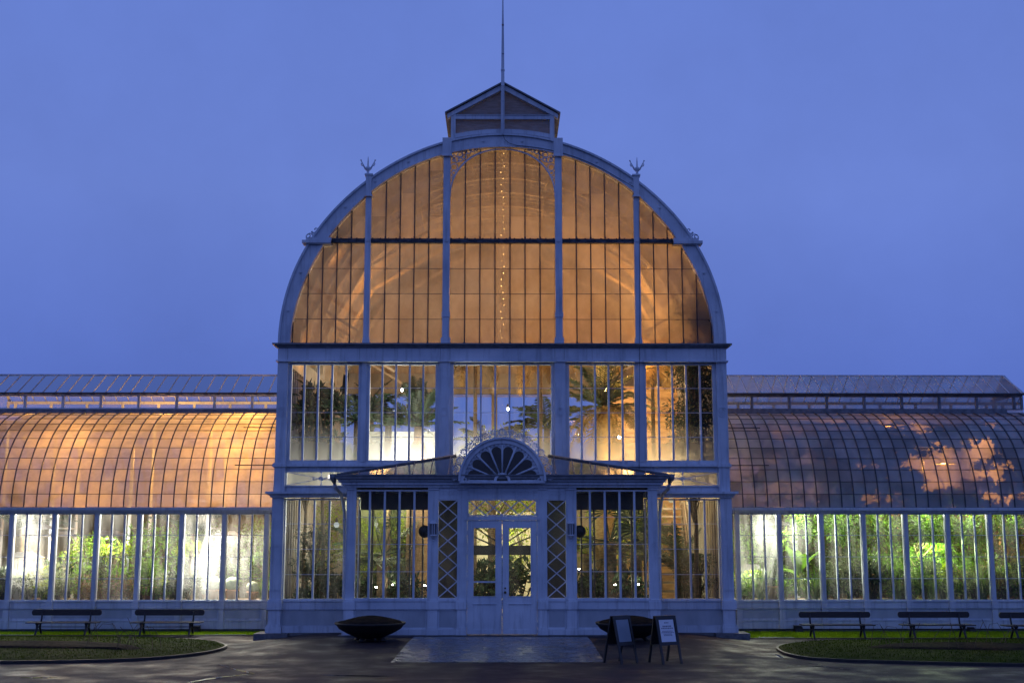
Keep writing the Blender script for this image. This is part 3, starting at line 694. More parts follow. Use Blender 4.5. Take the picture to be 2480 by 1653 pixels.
# gutter and cornice of the porch
m = MB(); xg = PX(384)
m.box(-xg, xg, YP-.12, -.1, zg0, PZ(1174)); m.box(-xg-.06, xg+.06, YP-.18, -.1, PZ(1174), PZ(1167)); m.box(-xg-.13, xg+.13, YP-.25, -.1, PZ(1166), PZ(1161))
m.build('porch_cornice', WHITE, PH)
m = MB(); xg2 = PX(402); YG = YP-.34; m.box(-xg2, xg2, YG, -.1, PZ(1160.5), PZ(1151)); m.box(-xg2-.02, xg2+.02, YG-.03, YG+.03, PZ(1153), PZ(1150)); m.build('porch_gutter', LEAD, PH)
# hipped zinc roof with standing seams
m = MB(); ax = X(112,1106,-.08); az = Z(1103,-.08); ex = xg2-.03; ez = PZ(1150.5)
rfp = [(-ex,YG+.03,ez),(ex,YG+.03,ez),(ax,-.08,az),(-ax,-.08,az),(-ex,-.08,ez),(ex,-.08,ez)]
m.add(rfp, [(0,1,2,3),(0,3,4),(1,5,2)])
o = m.build('porch_roof', ZINC, PH)
sm_ = MB()
for i in range(-9, 10):
    x = i*.43; 
    if abs(x) < ax: p1 = (x, -.1, az)
    else:
        f_ = (ex-abs(x))/(ex-ax); p1 = (x, YG+.03+(-.08-YG-.03)*f_, ez+(az-ez)*f_)
    sm_.tube([(x, YG+.04, ez+.012), (p1[0], p1[1], p1[2]+.012)], .014, 4)
for s in (-1,1): sm_.tube([(s*ex,YG+.03,ez+.01),(s*ax,-.1,az+.01)], .03, 6)
sm_.build('roof_seam', LEAD, o)
ce = MB(); ce.box(-PX(380), PX(380), YP+.1, -.1, zg0-.03, zg0-.005); ce.build('porch_ceiling', INNERDARK, PH)
# door surround, fanlight and doors
zd0, zd1 = PZ(1534.5), PZ(1259)
m = MB(); dw = PX(84.5)
for s in (-1,1): m.box(s*PX(91), s*dw, YP-.04, YP+.08, zp0-.005, PZ(1207.5))
m.box(-PX(91), PX(91), YP-.07, YP+.08, zd1, PZ(1250)); m.box(-PX(91), PX(91), YP-.05, YP+.05, PZ(1207.5), zg0)
for k in range(10):
    xx = -PX(80)+2*PX(80)*k/9; m.ring((xx, PZ(1192)), .05, .012, YP-.065, YP-.045, 8); m.ring((xx, PZ(1192)), .02, .008, YP-.065, YP-.045, 6); m.disc((xx+.07, PZ(1202)), .014, YP-.062, YP-.045, 6)
m.build('door_surround', WHITE, PH)
o = window(-dw, dw, PZ(1249.5), PZ(1208), 1, GCLEAR, y=YP, fr=.03, laps=0, name='fanlight'); lt = MB(); z0, z1 = PZ(1249.5)+.03, PZ(1208)-.03
for i in range(4):
    xa, xb_ = -dw+.03+(2*dw-.06)*i/4, -dw+.03+(2*dw-.06)*(i+1)/4
    lt.bar((xa,z0),(xb_,z1),.024,YP-.035,YP-.022); lt.bar((xa,z1),(xb_,z0),.024,YP-.05,YP-.037)
lt.build('lattice', WHITE, o)
for s in (-1,1):
    m = MB(); a, b = s*.006, s*(dw-.005); gx0, gx1 = s*PX(16), s*PX(68.5); gz0, gz1 = PZ(1443), PZ(1278)
    lo, hi = min(a,b), max(a,b); g0, g1 = min(gx0,gx1), max(gx0,gx1)
    m.box(lo, g0, YP-.045, YP+.02, zd0, zd1-.004); m.box(g1, hi, YP-.045, YP+.02, zd0, zd1-.004); m.box(g0, g1, YP-.045, YP+.02, gz1, zd1-.004)
    m.box(g0, g1, YP-.045, YP+.02, PZ(1461), gz0); m.box(g0, g1, YP-.045, YP+.02, zd0, PZ(1523)); m.box(g0, g1, YP-.03, YP+.01, PZ(1523), PZ(1461))
    m.box(g0-.02, g1+.02, YP-.056, YP-.044, PZ(1461)-.008, PZ(1461)+.008); m.box(g0-.02, g1+.02, YP-.056, YP-.044, gz0-.012, gz0+.004)
    for zz in (PZ(1290), PZ(1340), PZ(1400), PZ(1510)): m.box(s*(dw-.015), s*(dw+.005), YP-.06, YP-.04, zz-.045, zz+.045)
    o = m.build('door', WHITE, PH)
    glass_sheet(g0, g1, gz0, gz1, YP-.01).build('pane', GCLEAR, o)
    if s < 0:
        r_ = MB(); r_.box(g0, g1, YP-.03, YP-.012, PZ(1410), PZ(1406)); r_.build('push_bar', WHITE, o)
    else:
        h = MB(); xx = s*PX(5); h.sphere((xx+.02, YP-.10, PZ(1433)), .032, 8, 5); h.tube([(xx+.02,YP-.04,PZ(1433)),(xx+.02,YP-.1,PZ(1433))], .014, 6); h.disc((xx+.02, PZ(1423)), .02, YP-.06, YP-.04, 8); h.build('door_handle', BRASS, o)
# inner door screen with slanting bars
m = MB()
for s in (-1,1):
    m.bar((s*.02, Z(1318,-.02)), (s*X(75,1290), Z(1270,-.02)), .035, -.06, -.02); m.bar((s*.02, Z(1328,-.02)), (s*X(75,1290), Z(1296,-.02)), .035, -.1, -.06)
m.box(-X(92,1300), X(92,1300), -.08, .02, Z(1343), Z(1320))
m.build('inner_doorframe', INNERDARK, PH)
# shell pediment
YQ = YP-.30; pz = Z(1164.5, YQ); sc_ = X(100,1164,YQ)/100; ro, ri = 103.8*sc_, 91*sc_
m = MB(); AA = np.linspace(0, PI, 41)
arcp = lambda r: [(r*math.cos(a), pz+r*math.sin(a)) for a in AA]
m.ribbon(arcp(ro), arcp(ri), YQ-.06, YQ+.25); m.ribbon(arcp(ro+.025), arcp(ro-.025), YQ-.11, YQ-.055)
m.box(-ro, ro, YQ-.08, YQ+.2, pz-.05, pz); 
for s in (-1,1): m.ring((s*(ri-.02), pz+.035), .03, .012, YQ-.06, YQ, 8)
for i in range(28):
    a = PI*(i+.5)/28; m.disc(((ri-.02)*math.cos(a), pz+(ri-.02)*math.sin(a)), .035, YQ-.03, YQ+.02, 8)
ped = m.build('pediment', WHITE, PH)
m = MB(); m.prism([(ri*1.0*math.cos(a), pz+ri*math.sin(a)) for a in AA], YQ, YQ+.03); m.build('shell_ground', WHITE, ped)
m = MB()
for i in range(8):
    a = PI*(i+.5)/8; ca, sa = math.cos(a), math.sin(a); P = []
    for (r, wd) in ((20,1.5),(30,4),(45,7.5),(60,10.5),(70,12)): P.append((r, -wd))
    for k in range(9):
        b = -PI/2+PI*k/8; P.append((73+11.5*math.cos(b), 12*math.sin(b)))
    for (r, wd) in ((70,12),(60,10.5),(45,7.5),(30,4),(20,1.5)): P.append((r, wd))
    poly = [((r*ca-w_*sa)*sc_, max(pz+.006, pz+(r*sa+w_*ca)*sc_)) for r, w_ in P]
    m.prism(poly, YQ-.012, YQ+.001)
m.prism([(13*sc_*math.cos(a), pz+.004+13*sc_*math.sin(a)) for a in np.linspace(0,PI,14)], YQ-.012, YQ+.001)
m.build('shell_petal', GDARK if False else M('smoked_glass', (.030,.024,.018), (.055,.045,.032), .25, 3), ped)
m = MB()
for i in range(9):
    a = PI*i/8; m.tube([(20*sc_*math.cos(a), YQ-.012, pz+20*sc_*math.sin(a)+.01), (88*sc_*math.cos(a), YQ-.012, pz+88*sc_*math.sin(a)+.01)], [.018,.03], 6)
m.ribbon([(20*sc_*math.cos(a), pz+20*sc_*math.sin(a)) for a in AA], [(14*sc_*math.cos(a), pz+14*sc_*math.sin(a)) for a in AA], YQ-.05, YQ)
m.build('shell_rib', WHITE, ped)
m = MB(); nC = 17
for i in range(nC):
    a = PI*(.02+.96*i/(nC-1)); r = ro+.10+(.02 if i % 2 else 0); c = (r*math.cos(a), pz+.02+r*math.sin(a)); b = .085
    m.ring(c, .055, .011, YQ-.03, YQ-.005, 10); m.ring(c, .02, .009, YQ-.03, YQ-.005, 6)
    for k in range(5):
        aa = a-1.2+2.4*k/4; m.disc((c[0]+.078*math.cos(aa), c[1]+.078*math.sin(aa)), .017, YQ-.028, YQ-.007, 6)
    a2 = PI*(.02+.96*(i+.5)/(nC-1))
    if i < nC-1:
        c2 = ((ro+.055)*math.cos(a2), pz+.02+(ro+.055)*math.sin(a2)); m.ring(c2, .03, .009, YQ-.028, YQ-.007, 8)
        m.bar(((ro+.03)*math.cos(a2), pz+.02+(ro+.03)*math.sin(a2)), ((ro+.16)*math.cos(a2), pz+.02+(ro+.16)*math.sin(a2)), .015, YQ-.026, YQ-.009)
        m.disc(((ro+.165)*math.cos(a2), pz+.02+(ro+.165)*math.sin(a2)), .02, YQ-.026, YQ-.009, 5)
m.ring((0, pz+.02+ro+.12), .085, .012, YQ-.04, YQ-.012, 12)
m.build('cresting', WHITE, ped)

# ------------------------------------------------------------------ wings
YW = 2.1; YT = 4.55; YM = 4.9; YR = 5.95; XEND = 17.0; YB = 2*YR-YW
zwg = Z(1521,YW); zwb = Z(1500,YW); zwr0, zwr1 = Z(1472,YW), Z(1454,YW); zww0, zww1 = Z(1453,YW), Z(1243,YW); zev0, zev1 = Z(1241,YW-.1), Z(1228,YW-.1)
zrt = Z(1001,YT); zm0, zm1 = Z(991,YM), Z(960,YM); zme = Z(952,YM-.08); zri = Z(908.5,YR)
SPW = X(102.1,1300,YW); X0W = X(568,1300,YW)
TM = 1.32
def rcurve(n, off=0):
    P = []
    for i in range(n+1):
        tt = TM*i/n; P.append((YW-.06+(YT-YW+.06)*(1-math.cos(tt))/(1-math.cos(TM))*1.0+off*math.cos(tt)*-1, zev1+.01+(zrt-zev1)*math.sin(tt)/math.sin(TM)+off*math.sin(tt)))
    return P
for s in (-1,1):
    fm = WING
    def B(m, a, b, y0, y1, z0, z1): m.box(s*a, s*b, y0, y1, z0, z1)
    xs0 = XO-.04
    m = MB(); B(m, xs0, XEND, YW-.02, YW+.15, -.1, zwg-.005); m.build('wing_plinth', STONE, PH)
    m = MB(); B(m, xs0, XEND, YW-.08, YW+.1, zwg, zwb); B(m, xs0, XEND, YW-.03, YW+.1, zwb, zwr0); B(m, xs0, XEND, YW-.08, YW+.1, zwr0, zwr1-.02); B(m, xs0, XEND, YW-.11, YW+.1, zwr1-.02, zww0)
    B(m, xs0, XEND, YW-.095, YW-.08, zwb-.02, zwb)
    wb = m.build('wing_base', fm, PH)
    k = 0; xposts = [X0W+SPW*i for i in range(11)]
    for i, xpst in enumerate(xposts):
        m = MB(); B(m, xpst-.05, xpst+.05, YW-.09, YW+.1, zww0, zev0); B(m, xpst-.085, xpst+.085, YW-.13, YW+.1, zwr0, zww0-.001); B(m, xpst-.07, xpst+.07, YW-.10, YW+.1, zwb, zwr0); B(m, xpst-.085, xpst+.085, YW-.12, YW+.1, zwg-.002, zwb)
        m.build('wing_post', fm, PH)
        if i < 10:
            pn = MB(); B(pn, xpst+.11, xpst+SPW-.11, YW-.036, YW-.028, zwb+.05, zwr0-.04); pn.build('panel', PANEL, wb)
            foggy = (s < 0 and i in (0,1,5)) or (s > 0 and i == 0)
            window(s*(xpst+.05), s*(xpst+SPW-.05), zww0+.001, zww1, 3, GFOG if foggy else GWING, y=YW, fr=.02, bw=.04, fmat=fm, name='wing_window')
    window(s*(xs0), s*(X0W-.05), zww0+.001, zww1, 1, GFOG, y=YW, fr=.02, fmat=fm, name='wing_window')
    m = MB(); B(m, xs0, XEND, YW-.12, YW+.12, zev0-.0, zev0+.06); B(m, xs0, XEND, YW-.20, YW+.1, zev0+.06, zev1); B(m, xs0, XEND, YW-.03, YW+.1, zww1, zev0)
    m.build('wing_eave', WING, PH)
    # curved glass roof
    for back in (0, 1):
        fy = (lambda y: 2*YR-y) if back else (lambda y: y)
        rc = rcurve(11); m = MB(); m.cur = .5; rsp = X(29.8,1228,YW); xa_ = xs0; xb_ = X(543,1228,YW)+.1
        while xa_ < XEND:
            xb_ = min(xb_, XEND)
            for r_ in range(11):
                (y0, z0), (y1, z1) = rc[r_], rc[r_+1]; m.cur = random.random(); j_ = random.uniform(-.002,.002)
                ny, nz_ = -(z1-z0), (y1-y0); l_ = math.hypot(ny, nz_); ny, nz_ = ny/l_*.007, nz_/l_*.007
                vs = [(s*xa_, fy(y0+ny), z0+nz_), (s*xb_, fy(y0+ny), z0+nz_+j_), (s*xb_, fy(y1), z1), (s*xa_, fy(y1), z1+j_)]
                m.add(vs, [(0,1,2,3)] if (s > 0) != bool(back) else [(3,2,1,0)])
            xa_ = xb_; xb_ += rsp
        o = m.build('wing_roof', GROOFR if s > 0 else GROOF, PH)
        m = MB(); rsp = X(29.8,1228,YW); x = X(543,1228,YW)+.1; ro_ = rcurve(14, .02)
        while x < XEND:
            m.tube([(s*x, fy(y), z) for y, z in ro_], .019, 4); x += rsp
        m.build('glazing_rib', RIB, o)
        m = MB(); rr = rcurve(11, .008)
        for (y, z) in rr[1:-1]: m.tube([(s*xs0, fy(y), z), (s*XEND, fy(y), z)], .010, 4)
        m.build('glass_lap', RIB, o)
        if not back:
            m = MB(); rr = rcurve(33, .035); xr = xs0+1.55
            for k_ in (10, 22): m.tube([(s*xs0, rr[k_][0], rr[k_][1]), (s*xr, rr[k_][0], rr[k_][1])], .018, 4)
            m.build('blind_bar', RIB, o)
        # walkway gutter and monitor
        m = MB(); y0, y1 = sorted((fy(YT-.05), fy(YM+.05))); B(m, xs0, XEND, y0, y1, zrt-.02, zrt+.03); y0, y1 = sorted((fy(YM-.03), fy(YM+.06)))
        B(m, xs0, XEND-2.2, y0, y1, zrt+.03, zm0); m.build('roof_walkway', LEAD, PH)
        XM = 14.1 if True else 0
        XM = X(1259, 955, YM)
        m = MB(); y0, y1 = sorted((fy(YM-.03), fy(YM+.05))); B(m, xs0, XM, y0, y1, zm1, zme-.01); B(m, xs0, XM, y0, y1, zm0, zm0+.03)
        sm2 = X(91.3,975,YM); x = X(604,975,YM)
        while x < XM+.01:
            B(m, x-.035, x+.035, y0, y1, zm0+.03, zm1); x += sm2
        B(m, XM-.06, XM, y0, y1, zm0+.03, zm1)
        o = m.build('clerestory', LEAD if s > 0 else WING, PH)  # right posts get a dark tone for their backlit look
        g_ = MB(); yy = fy(YM+.02); g_.quad((s*xs0,yy,zm0),(s*XM,yy,zm0),(s*XM,yy,zm1),(s*xs0,yy,zm1)); g_.build('pane', GMONR if s > 0 else GMON, o)
        m = MB(); m.quad((s*xs0,fy(YM-.12),zme),(s*XM,fy(YM-.12),zme),(s*(XM-.12),YR,zri),(s*xs0,YR,zri)); 
        o = m.build('monitor_roof', GMONR if s > 0 else GMON, PH)
        m = MB(); sb = X(30.3,952,YM); x = xs0+.1
        while x < XM:
            f_ = 1; m.tube([(s*x, fy(YM-.12), zme+.012), (s*x, fy(YM-.12)+(YR-fy(YM-.12))*f_, zme+(zri-zme)*f_+.012)], .016, 4); x += sb
        m.tube([(s*XM,fy(YM-.12),zme),(s*(XM-.12),YR,zri)], .03, 5)
        m.build('glazing_bar', WING, o)
        m = MB(); y0, y1 = sorted((fy(YM-.16), fy(YM-.09))); B(m, xs0, XM, y0, y1, zme-.035, zme+.01); x = xs0+.1
        while x < XM: B(m, x-.06, x+.06, y0-.008, y1, zme-.045, zme-.036); x += sb
        m.build('monitor_eave', DARK, o)
    m = MB(); B(m, xs0, XM-.12, YR-.03, YR+.03, zri-.02, zri+.02); m.build('ridge_bar', WING, PH)
    m = MB(); m.add([(s*XM,YM-.12,zme),(s*XM,2*YR-YM+.12,zme),(s*(XM-.12),YR,zri)], [(0,1,2)]); m.quad((s*XM,YM,zm0-.3),(s*XM,2*YR-YM,zm0-.3),(s*XM,2*YR-YM,zme),(s*XM,YM,zme)); m.build('monitor_end', GMON, PH)
    # rear wall, end wall, floor
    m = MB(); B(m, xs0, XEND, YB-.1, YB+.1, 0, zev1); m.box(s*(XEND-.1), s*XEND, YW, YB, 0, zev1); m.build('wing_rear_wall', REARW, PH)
    ew = MB(); rc = rcurve(12); pts = [(y, z) for y, z in rc]+[(2*YR-y, z) for y, z in rc[::-1]]; n = len(pts); ew.add([(s*XEND, y, z) for y, z in pts], [list(range(n))]); ew.build('wing_end_gable', GROOF, PH)
    m = MB(); B(m, xs0, XEND, YW+.1, YB-.1, -.05, .12); m.build('wing_floor', FLOOR, PH)
    for i in range(0, 11, 2):                              # slender columns carrying the monitor
        m = MB(); x = X0W+SPW*i
        for yy in (YM, 2*YR-YM): m.tube([(s*x, yy, .1), (s*x, yy, zrt)], .05, 8)
        m.tube([(s*x, YM, 2.75), (s*x, 2*YR-YM, 2.75)], .03, 4)
        m.build('inner_column', WING, PH)


# ------------------------------------------------------------------ lamps
def lamp(name, label, loc, col, watt, r=.06, kind='bulb', emit=None, group=None, hang=0, rad_=None, shade=False):
    L = thing(name, label, 'lamp', loc, 0, group)
    e = MEMIT('lamp_light', col, emit if emit is not None else 60)
    m = MB()
    if kind in ('bulb','up'): m.sphere((0,0,0), r, 10, 6)
    elif kind == 'tube': m.box(-.15, .15, -.05, .05, -.03, .0)
    elif kind == 'spot': m.lathe([(.001,-.02),(r,-.015),(r,.0),(.001,.0)], (0,0,0), 12)
    m.build('bulb', e, L)
    h = MB()
    if kind == 'bulb': h.lathe([(.03,r*.8),(.045,r+.02),(.03,r+.10),(.012,r+.12)], (0,0,0), 10)
    elif kind == 'up': h.lathe([(.012,-r-.12),(.05,-r-.10),(.05,-r-.02),(.03,-r*.8)], (0,0,0), 10)
    elif kind == 'tube': h.box(-.18, .18, -.07, .07, .002, .05); h.add([(-.42,-.36,-.10),(.42,-.36,-.10),(.42,.36,-.10),(-.42,.36,-.10),(-.18,-.07,.052),(.18,-.07,.052),(.18,.07,.052),(-.18,.07,.052)], [(0,1,5,4),(1,2,6,5),(2,3,7,6),(3,0,4,7)])  # wide reflector added to keep tube light off the roof glass
    else: h.lathe([(r+.02,-.06),(r+.02,-.03),(.03,-.03),(.03,-.09)], (0,0,0), 10)
    if shade: h.add([(.34*math.cos(a), .34*math.sin(a), z_) for z_ in (.02,.06) for a in np.linspace(0, 2*PI, 16, endpoint=False)], [list(range(16)), list(range(31,15,-1))]+[(i, (i+1) % 16, 16+(i+1) % 16, 16+i) for i in range(16)])  # added disc stops upward light from reaching the ridge glass
    if hang: h.tube([(0,0,.05),(0,0,hang)], .012, 5)
    h.build('lamp_housing', IRON, L)
    ld = bpy.data.lights.new('lamp_light', 'POINT'); ld.energy = watt; ld.color = col; ld.shadow_soft_size = rad_ or .10
    lo = bpy.data.objects.new('lamp_light', ld); COL.objects.link(lo); lo.parent = L; lo.location = (0, 0, -.08 if kind == 'tube' else (.12 if kind == 'spot' else -.0))
    if kind == 'bulb': lo.location = (0, -.0, -r-.06)
    if kind == 'up': lo.location = (0, 0, r+.14)
    return L
def P3(px, py, Y): return tuple(U(px, py, Y))
WHT = (1,.97,.84); COOL = (.93,1,.95); SOD = (1,.47,.13); AMB = (1,.62,.22); GOLD = (1,.66,.24); YG = (.98,1,.55)
# tower hall
lamp('flood_lamp', 'cool white floodlight high in the hall behind the left upper windows', P3(974,944,5.0), WHT, 150, .035, emit=200)
lamp('flood_lamp', 'small white floodlight shining behind the middle upper window', P3(1230,990,7.0), COOL, 80, .04, emit=200)
lamp('flood_lamp', 'starry warm floodlight above the big palm in the right upper window', P3(1468,944,4.6), (1,.53,.14), 430, .05, emit=250)
lamp('flood_lamp', 'golden uplight at the thick palm trunk in the right upper window', P3(1497,1150,1.5), GOLD, 90, .06, 'up', emit=10)
lamp('flood_lamp', 'white floodlight low before the stucco wall in the right upper window', P3(1500,1058,6.6), WHT, 22, .05, emit=80)
for px, lab in ((905,'amber hall lamp under the arch roof left of the string of lights'), (1216,'amber hall lamp under the middle of the arch roof'), (1528,'amber hall lamp under the arch roof right of the string of lights')):
    lamp('hall_lamp', lab, P3(px,700,6.2), SOD, 135, .05, emit=.5, group='amber lamps under the arch roof', hang=.8, rad_=.35)
lamp('hall_lamp', 'amber hall lamp over the left end of the transom', P3(800,600,2.6), SOD, 45, .05, emit=3, group='amber lamps under the arch roof', rad_=.3)
lamp('hall_lamp', 'cool lamp among plants behind the lower left side window', P3(815,1270,3.6), COOL, 55, .08, emit=.5)
lamp('hall_lamp', 'yellowish lamp behind the foliage in the left porch window', P3(965,1250,6.0), YG, 75, .08, emit=.5)
lamp('hall_lamp', 'warm lamp behind the palms in the right porch window', P3(1480,1240,6.0), (1,.84,.40), 170, .08, emit=.5)
lamp('hall_lamp', 'lamp in the foliage straight behind the entrance doors', P3(1230,1290,7.0), YG, 150, .08, emit=.5)
lamp('hall_lamp', 'added fill lamp hidden over the left porch window before the dull wall', P3(925,1212,2.5), YG, 60, .06, emit=2)  # unseen fill lamps added to brighten the porch and door glass
lamp('hall_lamp', 'added fill lamp hidden over the right porch window', P3(1495,1212,2.7), (1,.84,.40), 75, .06, emit=2)
lamp('hall_lamp', 'added fill lamp hidden over the inside of the entrance doors', P3(1216,1185,1.5), YG, 70, .06, emit=2)
lamp('hall_lamp', 'warm lamp beside the stairs in the lower right side window', P3(1625,1210,5.5), (1,.85,.55), 55, .08, emit=.5)
for i, (px, py, Y, wt, lab) in enumerate(((869,1408,1.2,2,'low path light at the left end of the left porch window'), (911,1420,1.0,2,'low path light under the fan palm in the left porch window'), (951,1414,1.4,1.5,'low path light just right of the fan palm in the left porch window'), (1029,1416,1.4,2.5,'low path light at the door end of the left porch window'),
        (1402,1376,1.5,1.5,'raised path light at the door end of the right porch window'), (1490,1414,1.0,4,'brightest low path light in the middle of the right porch window'), (1546,1413,1.2,2.5,'low path light at the far end of the right porch window'), (750,1436,1.6,1,'faint path light at the foot of the lower left side window'))):
    lamp('path_light', lab, P3(px,py,Y), (1,.9,.62), wt, .022, 'spot', emit=140, group='path lights on the hall floor')
lamp('flood_lamp', 'unseen white fill lamp below the sill of the left upper window', P3(985,1150,1.0), WHT, 150, .06, 'up', emit=20)  # unseen uplights added under the sills to whiten the glass
lamp('flood_lamp', 'unseen white fill lamp at the foot of the added white wall', P3(960,1165,2.6), WHT, 75, .06, 'up', emit=20)
lamp('flood_lamp', 'unseen white fill lamp below the sill of the middle upper window', P3(1110,1150,1.2), WHT, 100, .06, 'up', emit=20)
lamp('flood_lamp', 'unseen warm fill lamp below the sill of the far right upper window', P3(1610,1150,1.4), (1,.72,.36), 85, .06, 'up', emit=20)
lamp('flood_lamp', 'unseen white fill lamp below the sill of the far left upper window', P3(800,1155,1.6), WHT, 12, .06, 'up', emit=20)
for px, wt, lab in ((760,30,'added amber fill lamp above the far left upper window'), (1290,60,'added amber fill lamp above the middle upper window'), (1180,30,'added amber fill lamp above the left of the middle upper window'), (1480,90,'added amber fill lamp above the palm in the right upper window'), (1565,70,'added amber fill lamp above the far right upper window')):  # unseen lamps added behind the frieze to tint the fronds orange
    lamp('hall_lamp', lab, P3(px,850,2.4), SOD, wt, .05, emit=3, group='amber lamps under the arch roof', rad_=.15)
# wings
lamp('tube_lamp', 'glaring white lamp in the bay of the left wing next to the tower', P3(553,1290,2.85), WHT, 460, .1, 'tube', emit=40, group='white lamps in the wings', rad_=.2)
lamp('tube_lamp', 'bright white lamp in the second bay of the left wing from the tower', P3(505,1330,3.0), WHT, 230, .1, 'tube', emit=25, group='white lamps in the wings')
lamp('tube_lamp', 'white tube lamp above the pale foliage at the far left', P3(92,1272,3.6), WHT, 260, .1, 'tube', emit=40, group='white lamps in the wings')
lamp('tube_lamp', 'white lamp low behind the pale foliage at the far left', P3(60,1340,3.0), WHT, 260, .1, 'tube', emit=30, group='white lamps in the wings')
lamp('tube_lamp', 'small white lamp beside the hanging yellow plant in the left wing', P3(266,1288,4.2), WHT, 170, .1, 'tube', emit=40, group='white lamps in the wings')
lamp('tube_lamp', 'amber lamp under the beam near the far left of the left wing', P3(150,1290,4.4), AMB, 260, .1, 'tube', emit=14, group='white lamps in the wings')
lamp('tube_lamp', 'dim lamp behind the potted plants of the left wing', P3(400,1290,6.5), WHT, 60, .1, 'tube', emit=12, group='white lamps in the wings')
lamp('tube_lamp', 'bright panel lamp in the bay of the right wing next to the tower', P3(1872,1262,3.1), (1,1,.82), 330, .1, 'tube', emit=40, group='white lamps in the wings')
lamp('tube_lamp', 'greenish white lamp low behind the sword leaves in the right wing', P3(1815,1370,3.0), (.93,1,.68), 170, .1, 'tube', emit=20, group='white lamps in the wings')
lamp('tube_lamp', 'lamp low behind the banana leaves in the right wing', P3(1960,1390,3.3), (1,1,.9), 190, .1, 'tube', emit=20, group='white lamps in the wings')
lamp('tube_lamp', 'glaring green white lamp among leaves in the right wing', P3(2252,1305,3.5), (.82,1,.42), 520, .1, 'tube', emit=60, group='white lamps in the wings')
lamp('tube_lamp', 'dim lamp behind pale shrubs in the middle of the right wing', P3(2080,1330,5.0), (1,1,.8), 130, .1, 'tube', emit=10, group='white lamps in the wings')
lamp('tube_lamp', 'dim lamp behind the leaves at the far right', P3(2390,1330,5.0), (1,.97,.7), 90, .1, 'tube', emit=10, group='white lamps in the wings')
for px, py, Y, wt, lab in ((192,1118,3.6,95,'amber lamp close under the curved roof at the far left'), (597,1110,3.6,150,'amber lamp close under the curved roof beside the tower on the left'), (400,1060,5.9,300,'amber lamp below the ridge of the left wing'), (60,1060,5.9,150,'amber lamp below the ridge at the far left of the left wing'), (600,1035,4.8,190,'amber lamp high beside the tower inside the left wing'),
        (2285,1125,5.7,760,'amber lamp behind the leafy climber of the right wing'), (2150,1035,5.4,60,'amber lamp below the ridge of the right wing'), (1790,1080,4.8,55,'amber lamp beside the tower inside the right wing'), (1900,1110,5.4,45,'dim amber lamp above the banana leaves in the right wing')):
    lamp('roof_lamp', lab, P3(px,py,Y), ((1,.46,.09) if px < 1300 else (1,.40,.05)), wt*(1.25 if px == 2285 else 1), .06, emit=1.5, group='amber lamps under the wing roofs', rad_=.08 if px > 1300 else .16, shade=px > 1300)
for s, side in ((-1,'left'), (1,'right')):  # unseen fill lamps added above each window to light plants and grass
    for i in range(7):
        if s < 0 and i == 0: continue
        wt = {-1:[0,120,80,120,110,220,110], 1:[150,130,60,55,90,60,35]}[s][i]
        c_ = {-1:WHT, 1:(.97,1,.80)}[s]
        lamp('fill_lamp', f"added fill lamp over the {['first','second','third','fourth','fifth','sixth','seventh'][i]} window of the {side} wing from the tower", (U(CX+s*(619+102.1*i),1240,2.75).x, 2.75, Z(1243,YW)+.16), c_, wt, .1, 'tube', emit=20, group='added fill lamps above the wing window heads')
# string of small lights in the arch
sl_ = thing('string_lights', 'hanging vertical string of small warm bulbs in the middle of the arch', 'string lights', P3(1217,368,.9))
z0 = sl_.location.z; zb_ = U(1217,828,.9).z; m = MB(); m.tube([(0,0,0),(.01,.01,(zb_-z0)*.5),(0,0,zb_-z0)], .006, 4); m.build('cord', IRON, sl_)
m = MB()
for k in range(30):
    zz = (zb_-z0)*(k+.3)/30; m.sphere((random.uniform(-.05,.05), random.uniform(-.02,.02), zz), random.uniform(.007,.011), 6, 4)
m.build('bulb_row', MEMIT('fairy_bulb', (1,.62,.2), 16), sl_)

# ------------------------------------------------------------------ plants
def leaf(mb, p, d, L, W, up_=None):
    d = d.normalized(); n = d.cross(up_ if up_ is not None else Vector((random.gauss(0,1), random.gauss(0,1), random.gauss(0,1))))
    n = n.normalized() if n.length > 1e-6 else d.orthogonal().normalized()
    k = d.cross(n)*(W*.15)
    mb.add([p, p+d*L*.45+n*W*.5+k, p+d*L, p+d*L*.45-n*W*.5+k], [(0,1,2,3)])
def rv(): return Vector((random.gauss(0,1), random.gauss(0,1), random.gauss(0,1)))
def plant(name, label, parts, cat, group=None, loc=(0,0,0)):
    T = thing(name, label, cat, loc, 0, group)
    for nm, mb, mat in parts: mb.build(nm, mat, T)
    return T
def shrub_parts(H, Rr, n, L, W, mat, k=9, pot=None, droop=0.0):
    f = MB(); st = MB(); base = .0 if not pot else .26
    for i in range(k):
        a = random.uniform(0, 2*PI); rr = Rr*math.sqrt(random.random())*.85; c = Vector((rr*math.cos(a), rr*math.sin(a), base+H*random.uniform(.3,.92)))
        st.tube([(c.x*.1, c.y*.1, base), (c.x*.45, c.y*.45, base+(c.z-base)*.5), tuple(c)], [.018,.012,.006], 5)
        cr = Rr*random.uniform(.28,.5)
        for j in range(n//k):
            v = rv().normalized()*cr*random.random()**.4; p = c+Vector((v.x, v.y, v.z*.9)); d = (v.normalized()+rv()*.5+Vector((0,0,.25-droop)))
            leaf(f, p, d, L*random.uniform(.6,1.25), W*random.uniform(.7,1.2))
    P = [('foliage', f, mat), ('stem', st, TRUNK)]
    if pot:
        q = MB(); q.lathe([(.10,0),(.15,.24),(.17,.24),(.17,.28),(.15,.28),(.14,.25),(.01,.25)], (0,0,0), 16); P.append(('pot', q, pot))
    return P
